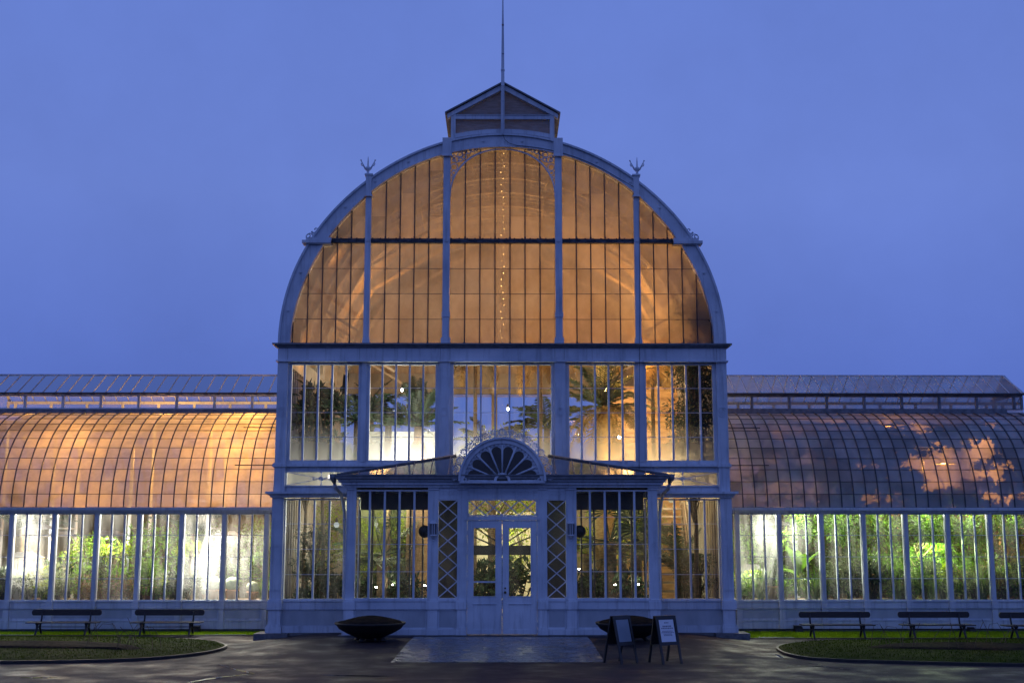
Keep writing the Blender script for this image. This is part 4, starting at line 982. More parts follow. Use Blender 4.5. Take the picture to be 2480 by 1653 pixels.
def frond(f, base, az, L, droop, nl=26, lw=.022, ll=.34, rise=.9):
    p = Vector(base); d = Vector((math.cos(az)*math.cos(rise), math.sin(az)*math.cos(rise), math.sin(rise))); path = [p.copy()]; n = nl; st = L/n
    for i in range(n):
        d = (d+Vector((0,0,-droop*(.3+i/n))) *st).normalized(); p = p+d*st; path.append(p.copy())
        if i > 2:
            side = d.cross(Vector((0,0,1)))
            side = side.normalized() if side.length > 1e-3 else Vector((1,0,0))
            q = ll*math.sin(PI*min(.97,(i+1.5)/(n+2)))**.7
            for s in (-1,1):
                dd = (side*s+d*.75+Vector((0,0,.12))+rv()*.10).normalized(); tip = p+dd*q+Vector((0,0,-.22*q)); w_ = d*lw
                f.add([p-w_, p+w_, p+dd*q*.6+w_*.8, tip, p+dd*q*.6-w_*.8], [(0,1,2,3,4)])
    f.tube([tuple(x) for x in path[::3]], [.022-.017*i/(len(path[::3])) for i in range(len(path[::3]))], 4)
def palm_parts(Ht, nf, L, mat, droop=.5, rt_=.13, trunk=None, dry=0, fat=None, rise=(.2,1.35), ll=.34):
    tk = MB(); f = MB(); pr_ = []
    nseg = 14
    for i in range(nseg+1):
        z = Ht*i/nseg; r = rt_*(1.15-.25*i/nseg)*(1+.07*(i%2))
        if fat and z < fat[0]: r = fat[1]*(1+.03*(i%2))
        pr_.append((r, z))
    tk.lathe(pr_, (0,0,0), 12)
    for i in range(nf):
        frond(f, (0,0,Ht), i*2.399+random.uniform(-.2,.2), L*random.uniform(.8,1.1), droop*random.uniform(.7,1.3), rise=random.uniform(*rise), ll=ll)
    P = [('crown', f, mat), ('trunk', tk, trunk or TRUNK)]
    if dry:
        df = MB()
        for i in range(dry): frond(df, (0,0,Ht-.1), random.uniform(0,2*PI), L*random.uniform(.7,1), droop*2.2, rise=random.uniform(-.4,.4), ll=ll)
        P.append(('dry_frond', df, LO))
    return P
def fan_parts(Ht, nf, Rf, mat, Ls=.5, trunk=True):
    f = MB(); tk = MB(); tk.lathe([(.09*(1+.08*(i%2)), Ht*i/10) for i in range(11)], (0,0,0), 10)
    for i in range(nf):
        az = i*2.399; el = random.uniform(-.35,1.3); d = Vector((math.cos(az)*math.cos(el), math.sin(az)*math.cos(el), math.sin(el))); p0 = Vector((0,0,Ht)); p1 = p0+d*Ls*random.uniform(.7,1.1)
        f.tube([tuple(p0), tuple(p1)], .010, 4); side = d.cross(Vector((0,0,1))).normalized(); u_ = side.cross(d)
        for k in range(17):
            a = -2.0+4.0*k/16; dd = (d*math.cos(a)+side*math.sin(a)+u_*.12); q = Rf*(1-.18*abs(a)/2)*random.uniform(.9,1.05); w_ = (side*math.cos(a)-d*math.sin(a))*.018
            f.add([p1, p1+dd*q*.55+w_, p1+dd*q+Vector((0,0,-.05)), p1+dd*q*.55-w_], [(0,1,2,3)])
    return [('crown', f, mat), ('trunk', tk, TRUNK)]
def blade_parts(n, L, W, mat, spread=.5, droop=.3, pot=None):
    f = MB(); base = .24 if pot else 0
    for i in range(n):
        az = random.uniform(0,2*PI); d = Vector((math.cos(az)*spread*random.random(), math.sin(az)*spread*random.random(), 1)).normalized(); p = Vector((random.uniform(-.07,.07), random.uniform(-.07,.07), base)); side = d.cross(Vector((math.cos(az),math.sin(az),0.01)))
        side = side.normalized() if side.length > 1e-3 else Vector((1,0,0)); l = L*random.uniform(.6,1.1); a = []; b = []
        for k in range(6):
            wv = W*(1-(k/5)**2*.97)*.5; a.append(p+side*wv); b.append(p-side*wv); d = (d+Vector((d.x, d.y, -.3))*droop*.35).normalized(); p = p+d*l/5
        f.add(a+b, [(i_, i_+1, 7+i_, 6+i_) for i_ in range(5)])
    P = [('foliage', f, mat)]
    if pot:
        q = MB(); q.lathe([(.10,0),(.15,.24),(.17,.24),(.17,.28),(.15,.28),(.14,.25),(.01,.25)], (0,0,0), 16); P.append(('pot', q, pot))
    return P
def banana_parts(n=6, L=1.0, W=.28, mat=None, Ht=.5):
    f = MB(); tk = MB(); tk.tube([(0,0,0),(0,0,Ht)], [.06,.045], 8)
    for i in range(n):
        az = i*2.399+.6; rise = random.uniform(.35,1.4); p = Vector((0,0,Ht)); d = Vector((math.cos(az)*math.cos(rise), math.sin(az)*math.cos(rise), math.sin(rise))); a = []; b = []; c = []
        for k in range(9):
            wv = W*.5*math.sin(PI*min(1,(k+.15)/8.0))**.6 if k < 8 else .005; side = d.cross(Vector((0,0,1))); side = side.normalized() if side.length > .01 else Vector((1,0,0)); u_ = side.cross(d)
            a.append(p+side*wv+u_*wv*.45); b.append(p); c.append(p-side*wv+u_*wv*.45); d = (d+Vector((0,0,-.10))).normalized(); p = p+d*L/8
        f.add(a+b+c, [(k, k+1, 10+k, 9+k) for k in range(8)]+[(9+k, 10+k, 19+k, 18+k) for k in range(8)], True)
    return [('foliage', f, mat or LG), ('stem', tk, LG)]
def cactus_parts(r):
    c = MB(); n = 26; m_ = 10; vs = []
    for i in range(m_+1):
        a = PI*i/m_; 
        for k in range(n*2):
            rr = r*math.sin(a)*(1+(.05 if k % 2 else -.05))+1e-4; b = PI*k/n; vs.append((rr*math.cos(b), rr*math.sin(b), .26+r*.85-r*.95*math.cos(a)))
    c.add(vs, [(i*2*n+k, i*2*n+(k+1)%(2*n), (i+1)*2*n+(k+1)%(2*n), (i+1)*2*n+k) for i in range(m_) for k in range(2*n)], True)
    q = MB(); q.lathe([(.12,0),(.17,.24),(.2,.24),(.2,.29),(.17,.29),(.16,.25),(.01,.25)], (0,0,0), 16)
    return [('cactus_body', c, CACT), ('pot', q, TERRA)]
def tree_parts(H, Rr, n, L, W, mat, z0=.45, k=16):
    f = MB(); st = MB(); st.tube([(0,0,0),(.05,.02,H*.3),(-.03,0,H*.6),(0,0,H*.9)], [.07,.055,.04,.015], 7)
    for i in range(k):
        a = random.uniform(0,2*PI); zz = H*random.uniform(z0,1); rr = Rr*random.uniform(.3,1)*(1-.4*abs((zz/H-z0)/(1-z0)-.5)); c = Vector((rr*math.cos(a), rr*math.sin(a), zz))
        st.tube([(0,0,zz*.75), (c.x*.6, c.y*.6, zz*.9), tuple(c)], [.025,.015,.006], 5)
        for j in range(n//k):
            v = rv().normalized()*Rr*.42*random.random()**.5; leaf(f, c+v, v.normalized()+rv()*.6+Vector((0,0,-.25)), L*random.uniform(.6,1.2), W*random.uniform(.7,1.2))
    return [('crown', f, mat), ('trunk', st, TRUNK)]

# prototypes are the first plant of each kind; copies share their meshes
FIRST = {}
def put(kind, name, label, cat, loc, rz=0, sc=1, group=None, maker=None):
    if kind not in FIRST:
        T = plant(name, label, maker(), cat, group, loc); T.rotation_euler = (0,0,rz); T.scale = (sc,)*3 if not isinstance(sc, tuple) else sc; FIRST[kind] = T; return T
    return dup(FIRST[kind], label, loc, rz, sc, group)
def at(px, Y, z, py=1440): p = U(px, py, Y); return (p.x, Y, z)

# staging tables under the wing windows
ZT = Z(1449, YW)-.06
for s, side in ((-1,'left'), (1,'right')):
    tb = thing('staging_table', f'long slatted plant bench under the windows of the {side} wing', 'plant bench', (s*11.2, 3.05, .12), 0, 'plant benches in the wings'); m = MB(); h = ZT-.12
    for k in range(5): m.box(-5.1, 5.1, -.75+k*.31, -.48+k*.31, h-.04, h)
    m.build('tabletop', WOODST, tb)
    for x in (-5,-2.5,0,2.5,5):
        for y in (-.7,.7):
            l = MB(); l.box(x-.04, x+.04, y-.04, y+.04, 0, h-.041); l.build('leg', WOODST, tb)
ORD = ['first','second','third','fourth','fifth','sixth','seventh','eighth']
def bay(s, i, off=0): return CX+s*(619+102.1*i)+off
M_DG = MLEAF('leaf_deep_green', (.025,.055,.008), (.07,.13,.015), .3)
mk = {
 'lsh': lambda: shrub_parts(.62, .36, 420, .10, .05, LG), 'lpl': lambda: shrub_parts(.55, .38, 620, .085, .026, LP, 11), 'lye': lambda: shrub_parts(.60, .34, 420, .12, .035, LY, 9, droop=.5),
 'lrd': lambda: shrub_parts(.45, .36, 520, .07, .03, LR, 10), 'pot': lambda: shrub_parts(.50, .25, 320, .11, .055, LG, 7, TERRA), 'dsh': lambda: shrub_parts(.8, .42, 620, .12, .05, LD, 11),
 'tree': lambda: tree_parts(2.7, .95, 2200, .15, .06, LG, .35, 26), 'dtree': lambda: tree_parts(3.0, 1.0, 2400, .14, .055, M_DG, .3, 26), 'bld': lambda: blade_parts(34, .85, .05, LG, .55, .35), 'swd': lambda: blade_parts(16, .95, .085, LD, .35, .08, TERRA),
 'ban': lambda: banana_parts(), 'cac': lambda: cactus_parts(.2), 'fan': lambda: fan_parts(1.15, 16, .5, LD), 'fanl': lambda: fan_parts(1.5, 14, .5, LY), 'hang': lambda: tree_parts(.85, .5, 900, .11, .04, LG, .05, 16)[:1], 'palm': lambda: palm_parts(1.9, 17, 1.6, LD),
}
def wp(s, i, kind, name, what, cat, off=0, Y=2.75, z=None, sc=1, grp=None, where=None):
    side = 'left' if s < 0 else 'right'
    lab = f'{what}, {ORD[i]} bay of the {side} wing from the tower' if not where else where
    return put(kind, name, lab, cat, at(bay(s,i,off), Y, ZT if z is None else z), random.uniform(0,6.28), sc*(1.0 if kind in ('cac','fan','tree','dtree','ban') else 1.3), grp or 'plants inside the wings', mk[kind])
# left wing
wp(-1,0,'cac','barrel_cactus','pale round cactus in orange pot by the glare',"cactus",-36,2.6,sc=1.0,where='largest pale round cactus in an orange pot, left wing near the tower',grp='potted cacti in the left wing')
wp(-1,0,'cac','barrel_cactus','small round cactus',"cactus",14,2.65,sc=.8,where='small pale cactus just right of the largest one in the left wing',grp='potted cacti in the left wing')
wp(-1,1,'cac','barrel_cactus','round cactus',"cactus",22,2.6,sc=1.0,where='pale round cactus left of the post by the glaring lamp',grp='potted cacti in the left wing')
wp(-1,1,'cac','barrel_cactus','tiny cactus',"cactus",2,2.7,sc=.55,where='tiny potted cactus in the second bay of the left wing from the tower',grp='potted cacti in the left wing')
wp(-1,0,'bld','spiky_plant','slim upright green plant','plant',38,2.7,sc=.6)
wp(-1,1,'dsh','bushy_plant','dark rounded bush','plant',-38,2.6,sc=.62)
wp(-1,0,'tree','leafy_tree','green tree behind the glare','tree',40,5.6,.12,1.0); wp(-1,1,'tree','leafy_tree','green tree behind white fog','tree',-30,6.2,.12,1.0)
wp(-1,2,'pot','potted_plant','leafy plant in a terracotta pot','potted plant',-30,2.6,sc=1.0); wp(-1,2,'lsh','bushy_plant','fresh green bush','plant',30,2.7,sc=.8); wp(-1,2,'tree','leafy_tree','tall green tree','tree',-10,5.0,.12,.95)
wp(-1,2,'lpl','pale_shrub','pale feathery shrub','plant',2,3.3,sc=.9)
wp(-1,3,'lsh','bushy_plant','dark green bush','plant',-25,2.8,sc=1.15); wp(-1,3,'lrd','flowering_shrub','low reddish shrub','plant',30,2.6,sc=1.0); wp(-1,3,'lye','hanging_plant','yellow green arching plant','plant',-25,4.3,ZT+.75,1.0); wp(-1,3,'lpl','pale_shrub','pale feathery shrub','plant',-42,3.2,sc=1.0)
wp(-1,4,'lsh','bushy_plant','large leafy bush','plant',0,2.9,sc=1.25); wp(-1,4,'lrd','flowering_shrub','low reddish shrub','plant',35,2.6,sc=1.0); wp(-1,4,'lpl','pale_shrub','pale feathery shrub','plant',-30,2.7,sc=.9); wp(-1,4,'tree','leafy_tree','slender green tree','tree',38,4.6,.12,.85)
wp(-1,5,'lpl','pale_shrub','pale feathery shrub','plant',20,2.8,sc=1.15); wp(-1,5,'lye','arching_plant','yellow green bush','plant',-15,3.0,sc=1.1); wp(-1,5,'dsh','bushy_plant','small dark bush','plant',-48,2.5,sc=.5); wp(-1,5,'lsh','bushy_plant','leafy bush at the right','plant',40,3.1,sc=1.0)
wp(-1,6,'dsh','bushy_plant','dark bush','plant',20,2.5,sc=.75); wp(-1,6,'lpl','pale_shrub','pale feathery shrub','plant',-10,3.0,sc=1.2)
wp(-1,5,'lpl','pale_shrub','tall pale shrub pressed to the glass','plant',-20,2.5,sc=1.0); wp(-1,5,'lye','arching_plant','yellow green bush pressed to the glass','plant',28,2.5,sc=.8); wp(-1,1,'lye','arching_plant','yellow green leaves','plant',-40,2.6,ZT+1.0,.7); wp(-1,1,'lpl','pale_shrub','faint pale shrub','plant',-8,3.2,sc=.9); wp(-1,0,'lsh','bushy_plant','green leaves beside the tower','plant',30,2.6,ZT+.9,.5)
# right wing
wp(1,0,'lye','arching_plant','yellow green leafy bush','plant',-30,2.6,sc=1.0); wp(1,0,'swd','sword_plant','tall dark sword leaved plant','potted plant',32,2.6,sc=1.05); wp(1,0,'bld','spiky_plant','dark spiky plant','plant',8,2.75,sc=.85); wp(1,0,'tree','leafy_tree','green tree near the tower','tree',-20,5.5,.12,1.0); wp(1,0,'dtree','dark_tree','dark tree','tree',40,7.4,.12,.95)
wp(1,1,'ban','banana_plant','broad leaved banana plant','plant',0,2.8,ZT+.1,1.0); wp(1,1,'lsh','bushy_plant','low green bush','plant',-38,2.6,sc=.75); wp(1,1,'lye','arching_plant','low yellow green bush','plant',30,2.8,sc=.85); wp(1,1,'dtree','dark_tree','dark tree','tree',20,6.3,.12,1.0); wp(1,1,'bld','spiky_plant','green grassy tuft','plant',38,2.6,sc=.8)
wp(1,2,'lpl','pale_shrub','pale feathery shrub','plant',-15,2.75,sc=1.25); wp(1,2,'lpl','pale_shrub','tall pale shrub','plant',25,3.4,ZT+.2,1.4); wp(1,2,'lsh','bushy_plant','low green bush','plant',-38,2.6,sc=.75); wp(1,2,'dtree','dark_tree','dark overhanging tree','tree',0,4.6,.12,1.05)
wp(1,3,'lsh','bushy_plant','fresh green bush','plant',-10,3.2,ZT+.25,1.4); wp(1,3,'dsh','bushy_plant','dark bush','plant',-30,2.6,sc=.9); wp(1,3,'bld','spiky_plant','green grassy tuft','plant',30,2.7,sc=1.0); wp(1,3,'tree','leafy_tree','bright green tree','tree',10,4.7,.12,1.1); wp(1,3,'dtree','dark_tree','dark tree','tree',-30,5.6,.12,1.1)
wp(1,4,'fan','fan_palm','dark fan palm below the green lamp','palm',3,2.9,ZT-.55,.85); wp(1,4,'lsh','bushy_plant','leafy bush','plant',-36,3.0,sc=1.1); wp(1,4,'lye','arching_plant','yellow green bush','plant',36,3.0,sc=1.2); wp(1,4,'tree','leafy_tree','bright green tree around the lamp','tree',28,4.9,.12,1.12); wp(1,4,'dtree','dark_tree','dark tree','tree',-20,3.9,.12,1.0)
wp(1,5,'lrd','flowering_shrub','row of orange flowers','plant',-5,2.8,ZT+.25,1.0); wp(1,5,'lpl','pale_shrub','pale shrub','plant',15,2.6,sc=1.0); wp(1,5,'tree','leafy_tree','green tree','tree',0,4.4,.12,1.1); wp(1,5,'lsh','bushy_plant','leafy bush','plant',-34,3.2,sc=1.3); wp(1,5,'bld','spiky_plant','grassy tuft','plant',36,2.6,sc=.9)
wp(1,6,'lye','arching_plant','yellow green bush','plant',-10,2.8,sc=1.1); wp(1,6,'dtree','dark_tree','dark tree','tree',0,4.4,.12,1.1); wp(1,6,'lpl','pale_shrub','pale shrub','plant',-38,2.7,sc=1.1); wp(1,6,'lsh','bushy_plant','leafy bush','plant',25,2.8,sc=1.2)
EX = {'left': (('lpl','slim_shrub','low feathery shrub'), ('lsh','leafy_bush','broad green bush'), ('lye','arching_plant','yellow arching plant'), ('dsh','dark_bush','dark low bush')),
      'right': (('lsh','leafy_bush','broad green bush'), ('lpl','slim_shrub','low feathery shrub'), ('bld','spiky_plant','spiky green tuft'), ('dsh','dark_bush','dark low bush'))}
for s, side in ((-1,'left'),(1,'right')):
    for i in range(7):
        if s < 0 and i < 2: continue
        for j, (kd, nm, what) in enumerate(EX[side]):
            wp(s, i, kd, nm, '', 'plant', -42+28*j+random.uniform(-8,8), 2.55+.28*((j*2+i) % 4), ZT-.02+.04*((j+i) % 3), random.uniform(.6,.95), where=f"{what} at the sill of the {side} wing's {ORD[i]} window from the tower")
    for i in range(1, 7):
        if s < 0: continue
        wp(s, i, 'hang', 'hanging_fern', '', 'plant', random.uniform(-30,30), 2.9+.3*(i % 2), Z(1243,YW)-.75, 1.0, where=f'leafy branches hanging in the top of the {ORD[i]} window of the right wing')
# climber under the right wing roof: leaves trained just below the glass, with gaps
from mathutils import noise as mnoise
rc = rcurve(60, -.42); f = MB(); st = MB(); cnt = 0
hx_ = X(1080,1140,3)
for _ in range(46000):
    x = random.uniform(5.9, 15); k = int(60*random.random()**.9)
    y, z = rc[k]; q = Vector((x*1.15, y*1.7, z*1.7))
    nv = mnoise.noise(q)+.5*mnoise.noise(q*2.7+Vector((7,3,1)))+.25*mnoise.noise(q*6.1)
    d_ = ((x-hx_)/1.12)**2+((k-24)/13)**2+2.0*nv
    thr = .06 if x < 8.6 else .38
    if k > 48 and 9 < x < 12.3: thr = -.12
    if nv > thr or d_ < .85: continue
    leaf(f, Vector((x, y, z))+rv()*.04, rv()*.6+Vector((0,.5,-.8)), random.uniform(.10,.19), random.uniform(.07,.12)); cnt += 1
for i in range(14):
    x = 6.2+i*.72; st.tube([(x+.15*math.sin(j*.5+i), rc[j][0]+.03, rc[j][1]-.02) for j in range(0, 61, 5)], .012, 4)
plant('climbing_vine', 'dark leafy climber pressed under the curved glass roof of the right wing', [('foliage', f, LD), ('stem', st, TRUNK)], 'climber')
# left wing: sparse palm tips against the roof
put('rp','roof_palm','slender palm whose fronds brush the curved roof at the far left','palm', at(60,4.6,.12,1200), .4, 1.0, None, lambda: palm_parts(2.6, 15, 1.5, LD, .7, .07))
put('rp','roof_palm','slender palm under the curved roof left of the second bench','palm', at(470,5.2,.12,1200), 1.4, .95, None)
# tower hall
def tp(kind, name, label, cat, px, Y, z=.16, sc=1, rz=0, maker=None): return put(kind, name, label, cat, at(px, Y, z, 1200), rz, sc, 'plants inside the tower hall', maker or mk.get(kind))
tp('rub','rubber_tree','dark broad leaved tree in the far left upper window','tree',782,1.5,.16,1,0,lambda: tree_parts(6.2, .62, 560, .30, .15, LD, .66, 22))
tp('rub','rubber_tree','smaller broad leaved tree between rubber tree and corner pillar','tree',742,2.0,.16,.93,2.0)
tp('fp1','feather_palm','arching palm behind the post of the left upper windows','palm',862,2.0,.16,1,.5,lambda: palm_parts(5.4, 19, 1.5, LD, .75, .10, rise=(.1,1.2)))
tp('fp2','feather_palm','upright palm with swollen tan trunk in the left upper window','palm',1012,2.2,.16,1,.2,lambda: palm_parts(5.25, 24, 1.35, LD, .45, .13, fat=(4.55,.30), rise=(.15,1.5), ll=.30, trunk=M('tan_trunk',(.25,.14,.06),(.38,.24,.12),.8,6,5,(1,1,5),bump=.6)))
tp('fp3','feather_palm','largest palm with golden lit trunk and drooping dry fronds','palm',1464,2.3,.16,1,.9,lambda: palm_parts(5.8, 26, 1.7, M('frond_green',(.04,.06,.02),(.11,.13,.04),.5,5), .75, .24, dry=16, rise=(.0,1.3), trunk=M('shaggy_trunk',(.28,.17,.06),(.5,.34,.14),.85,7,5,(1,1,4),bump=1,bscale=12)))
tp('fp4','dry_palm','tall palm with hanging straw coloured fronds in the middle window','palm',1150,3.4,.16,1,.3,lambda: palm_parts(7.6, 8, 1.5, LO, 1.3, .055, dry=14, rise=(-.2,.9)))
tp('fp4','dry_palm','tall straw frond palm right of the small white floodlight','palm',1310,3.0,.16,.98,2.2); tp('fp4','dry_palm','straw frond palm high in the far right upper window','palm',1585,3.2,.16,.99,4.0)
tp('fp1','feather_palm','palm whose fronds hang before the added white wall','palm',938,2.9,.16,.99,3.6)
tp('fp1','feather_palm','green palm low behind the shell pediment','palm',1190,4.0,.16,.88,2.5); tp('fp1','feather_palm','dark palm at the right edge of the middle window','palm',1325,4.4,.16,1.0,1.1)
tp('lmid','shrubby_tree','light green tree behind the shell pediment','tree',1200,5.2,.16,1.08,0,lambda: tree_parts(4.9, 1.3, 1500, .13, .06, LY, .5, 24)); tp('lmid','shrubby_tree','light green tree behind the entrance doors','tree',1262,6.4,.16,.58,1.3); tp('lmid','shrubby_tree','light green tree left of the entrance doors','tree',1120,5.2,.16,.62,2.3)
for px, Y, sc, rz, lab in ((870,7.0,.66,1,'light green tree far behind the left end of the left porch window'), (955,6.8,.70,2,'light green tree far behind the middle of the left porch window'), (1480,6.9,.70,3,'light green tree far behind the middle of the right porch window'), (1560,7.2,.68,4,'light green tree far behind the right end of the right porch window'), (775,6.0,.64,5,'light green tree far behind the lower left side window')):
    tp('lmid','shrubby_tree',lab,'tree',px,Y,.16,sc,rz)
tp('col','column_tree','tall dark column tree inside the right corner of the tower','tree',1680,.75,.16,1,0,lambda: tree_parts(8.5, .62, 9000, .12, .045, LD, .42, 130))
tp('side','side_shrub','dense dark shrub in the lower left side window','plant',765,1.3,.16,1,0,lambda: tree_parts(2.5, .5, 2400, .10, .03, LD, .12, 40)); tp('side','side_shrub','dark shrub in the lower right side window','plant',1690,1.3,.16,(.8,.8,.72),2); tp('side','side_shrub','dark shrub left of the column tree below the stairs','plant',1655,1.6,.16,(.9,.9,.62),1)
tp('palm','small_palm','feathery palm behind the lower left side window','palm',745,2.6,.16,.62,.4); tp('palm','small_palm','feathery palm beside the stairs','palm',1640,2.4,.16,.8,1.4); tp('palm','small_palm','feathery palm far behind the left porch window','palm',900,5.5,.16,1.0,2.4); tp('palm','small_palm','feathery palm far behind the right porch window','palm',1540,5.0,.16,1.1,.9)
tp('fan','fan_palm','dark fan palm in the left porch window','palm',929,1.5,.16,1.6,0); tp('fan','fan_palm','large dark fan palm in the right porch window','palm',1476,1.6,.3,1.8,.7); tp('fan','fan_palm','dark fan palm at the end of the right porch window','palm',1537,2.0,.16,1.6,1.7)
tp('fanl','bright_fan_palm','bright yellow green fan palm beside the left wall lamp','palm',1005,3.4,.16,1.1,0,lambda: fan_parts(1.7, 16, .55, LY)); tp('fanl','bright_fan_palm','yellow green fan palm beside the right wall lamp','palm',1420,3.6,.16,1.1,2.0); tp('fanl','bright_fan_palm','tall yellow green fan palm in the right porch window','palm',1505,3.4,.16,1.25,1.0)
for px, Y, sc, rz, lab in ((900,3.2,.55,1.0,'yellow green tree against the dull green wall at the left of the left porch window'), (975,3.3,.58,2.6,'yellow green tree against the dull green wall right of the fan palm')):
    tp('lmid','shrubby_tree',lab,'tree',px,Y,.16,sc,rz)
for px, Y, sc, lab in ((885,1.7,1.2,'dark ground bush at the left end of the left porch window'), (955,1.9,1.3,'dark ground bush under the fan palm'), (1015,2.2,1.2,'dark ground bush near the left wall lamp'), (1412,1.7,1.3,'dark ground bush near the right wall lamp'), (1450,2.0,1.2,'dark ground bush under the large fan palm'), (1520,1.6,1.3,'dark ground bush at the end of the right porch window'), (1188,3.4,1.5,'ground bush behind the left door leaf'), (1252,3.6,1.6,'ground bush behind the right door leaf'), (800,1.8,1.2,'ground bush beside the left downpipe'), (738,1.2,.9,'ground bush at the tower corner')):
    tp('dsh','ground_bush',lab,'plant',px,Y,.16,sc*1.3,px*.1)
# staircase inside the right side
sp_ = thing('staircase', 'open timber staircase in the lower right side window', 'stairs', at(1640, 4.2, .16, 1300)); m = MB()
for k in range(13):
    t_ = MB(); zz = .35+k*.235; yy = k*.17; t_.box(-.42, .42, yy-.14, yy+.14, zz-.03, zz+.03); t_.build('tread', WOODST, sp_)
for s in (-1,1):
    t_ = MB(); t_.add([(s*.44, -.2, .0), (s*.44, .1, .0), (s*.44, 2.3, 3.3), (s*.44, 2.0, 3.3), (s*.48, -.2, .0), (s*.48, .1, .0), (s*.48, 2.3, 3.3), (s*.48, 2.0, 3.3)], [(0,1,2,3),(7,6,5,4),(0,4,5,1),(1,5,6,2),(2,6,7,3),(3,7,4,0)]); t_.build('stringer', WOODST, sp_)
    t_ = MB(); t_.tube([(s*.46, -.1, .9), (s*.46, 2.1, 4.2)], .025, 6); t_.build('handrail', WOODST, sp_)

# ------------------------------------------------------------------ things outside
# wall lamps and round discs
for s, side in ((-1,'left'), (1,'right')):
    lx = s*PX(166); lz = PZ(1281)
    w_ = thing('wall_lamp', f'small unlit barred lantern on the porch post {side} of the doors', 'wall lamp', (lx, YP-.06, lz), 0, 'unlit lanterns beside the doors')
    m = MB(); m.box(-.085, .085, -.15, 0, .13, .15); m.add([(-.085,-.15,.15),(.085,-.15,.15),(.085,0,.15),(-.085,0,.15),(-.03,-.06,.21),(.03,-.06,.21),(.03,0,.21),(-.03,0,.21)], [(0,1,5,4),(1,2,6,5),(3,0,4,7),(4,5,6,7),(2,3,7,6)])
    m.box(-.08, .08, -.145, 0, -.15, -.125)
    for x in (-.075,-.025,.025,.075): m.box(x-.008, x+.008, -.14, -.125, -.125, .13)
    for y in (-.13,-.02):
        for x in (-.078,.078): m.box(x-.006, x+.006, y-.01, y+.01, -.125, .13)
    m.add([(-.06,-.12,-.15),(.06,-.12,-.15),(.06,0,-.15),(-.06,0,-.15),(-.015,-.03,-.24),(.015,-.03,-.24),(.015,0,-.24),(-.015,0,-.24)], [(0,4,5,1),(1,5,6,2),(3,7,4,0),(7,6,5,4)])
    m.sphere((0,-.03,-.26), .022, 6, 4); m.build('lamp_frame', WHITE, w_)
    gmb = MB(); gmb.box(-.07, .07, -.12, -.02, -.12, .125); gmb.build('lamp_glass', M('lamp_glass', (.02,.025,.035), (.04,.045,.06), .15, 3), w_)
    dd = thing('round_disc', f'dark round disc behind the porch glass beside the {side} wall lamp', 'disc', (s*PX(188,1286), YP+.10, PZ(1286)), 0, 'dark discs beside the wall lamps')
    m = MB(); m.lathe([(.01,0),(.145,.0),(.15,.012),(.145,.03),(.01,.04)], (0,0,0), 24); b = m.build('disc_plate', BRASS, dd); b.rotation_euler = (PI/2,0,0)
    m = MB(); m.tube([(0,.02,0),(-s*.22,.02,0)], .015, 5); m.build('bracket', IRON, dd)
# benches
def bench(label, px, py, first=None):
    p = G(px, py)
    if first: return dup(first, label, (p.x, p.y, 0), 0, (1,1,.78), 'garden benches before the wings')
    T = thing('garden_bench', label, 'bench', (p.x, p.y, 0), 0, 'garden benches before the wings'); Wd = 1.78; T.scale = (1,1,.78)
    m = MB(); z0, z1, y = .645, .83, .30; pts = []
    for a in np.linspace(-PI/2, PI/2, 8): pts.append((Wd/2-.05+.05*math.cos(a), (z0+z1)/2+(z1-z0)/2*math.sin(a)))
    for a in np.linspace(PI/2, 3*PI/2, 8): pts.append((-Wd/2+.05+.05*math.cos(a), (z0+z1)/2+(z1-z0)/2*math.sin(a)))
    m.prism(pts, y-.018, y+.018); m.build('backrest', BENCHW, T)
    m = MB()
    for k in range(4): m.box(-Wd/2, Wd/2, -.13+k*.105, -.035+k*.105, .425, .455)
    m.build('seat', BENCHW, T)
    for sx_ in (-.62, .62):
        m = MB()
        for path, r in (([(sx_,-.16,.0),(sx_,-.11,.12),(sx_,-.04,.25),(sx_,-.06,.41)], .028), ([(sx_,.30,.0),(sx_,.25,.14),(sx_,.16,.27),(sx_,.20,.41)], .028), ([(sx_,-.12,.405),(sx_,.26,.405)], .022), ([(sx_,-.05,.26),(sx_,.05,.31),(sx_,.16,.27)], .018),
                ([(sx_,.22,.40),(sx_,.26,.55),(sx_,.28,.78)], .022), ([(sx_,-.06,.30),(sx_,.02,.36),(sx_,.08,.405)], .018)):
            m.tube(path, r, 6)
        m.box(sx_-.03, sx_+.03, -.21, -.12, 0, .02); m.box(sx_-.03, sx_+.03, .26, .35, 0, .02)
        for y_ in (-.08,.03,.13,.23): m.sphere((sx_, y_, .458), .014, 6, 4)
        m.build('leg', IRON, T)
    m = MB(); m.tube([(-.62,.06,.30),(.62,.06,.30)], .012, 5); m.build('stretcher', IRON, T)
    return T
b0 = bench('dark garden bench at the far left before the left wing', 149, 1540)
bench('dark garden bench left of the tower, near the pale cacti windows', 401, 1540, b0)
bench('dark garden bench right of the tower, nearest the menu boards', 2031, 1547, b0)
bench('dark garden bench second to the right of the tower', 2274, 1547, b0)
bench('dark garden bench cut off by the right edge of the photo', 2523, 1549, b0)
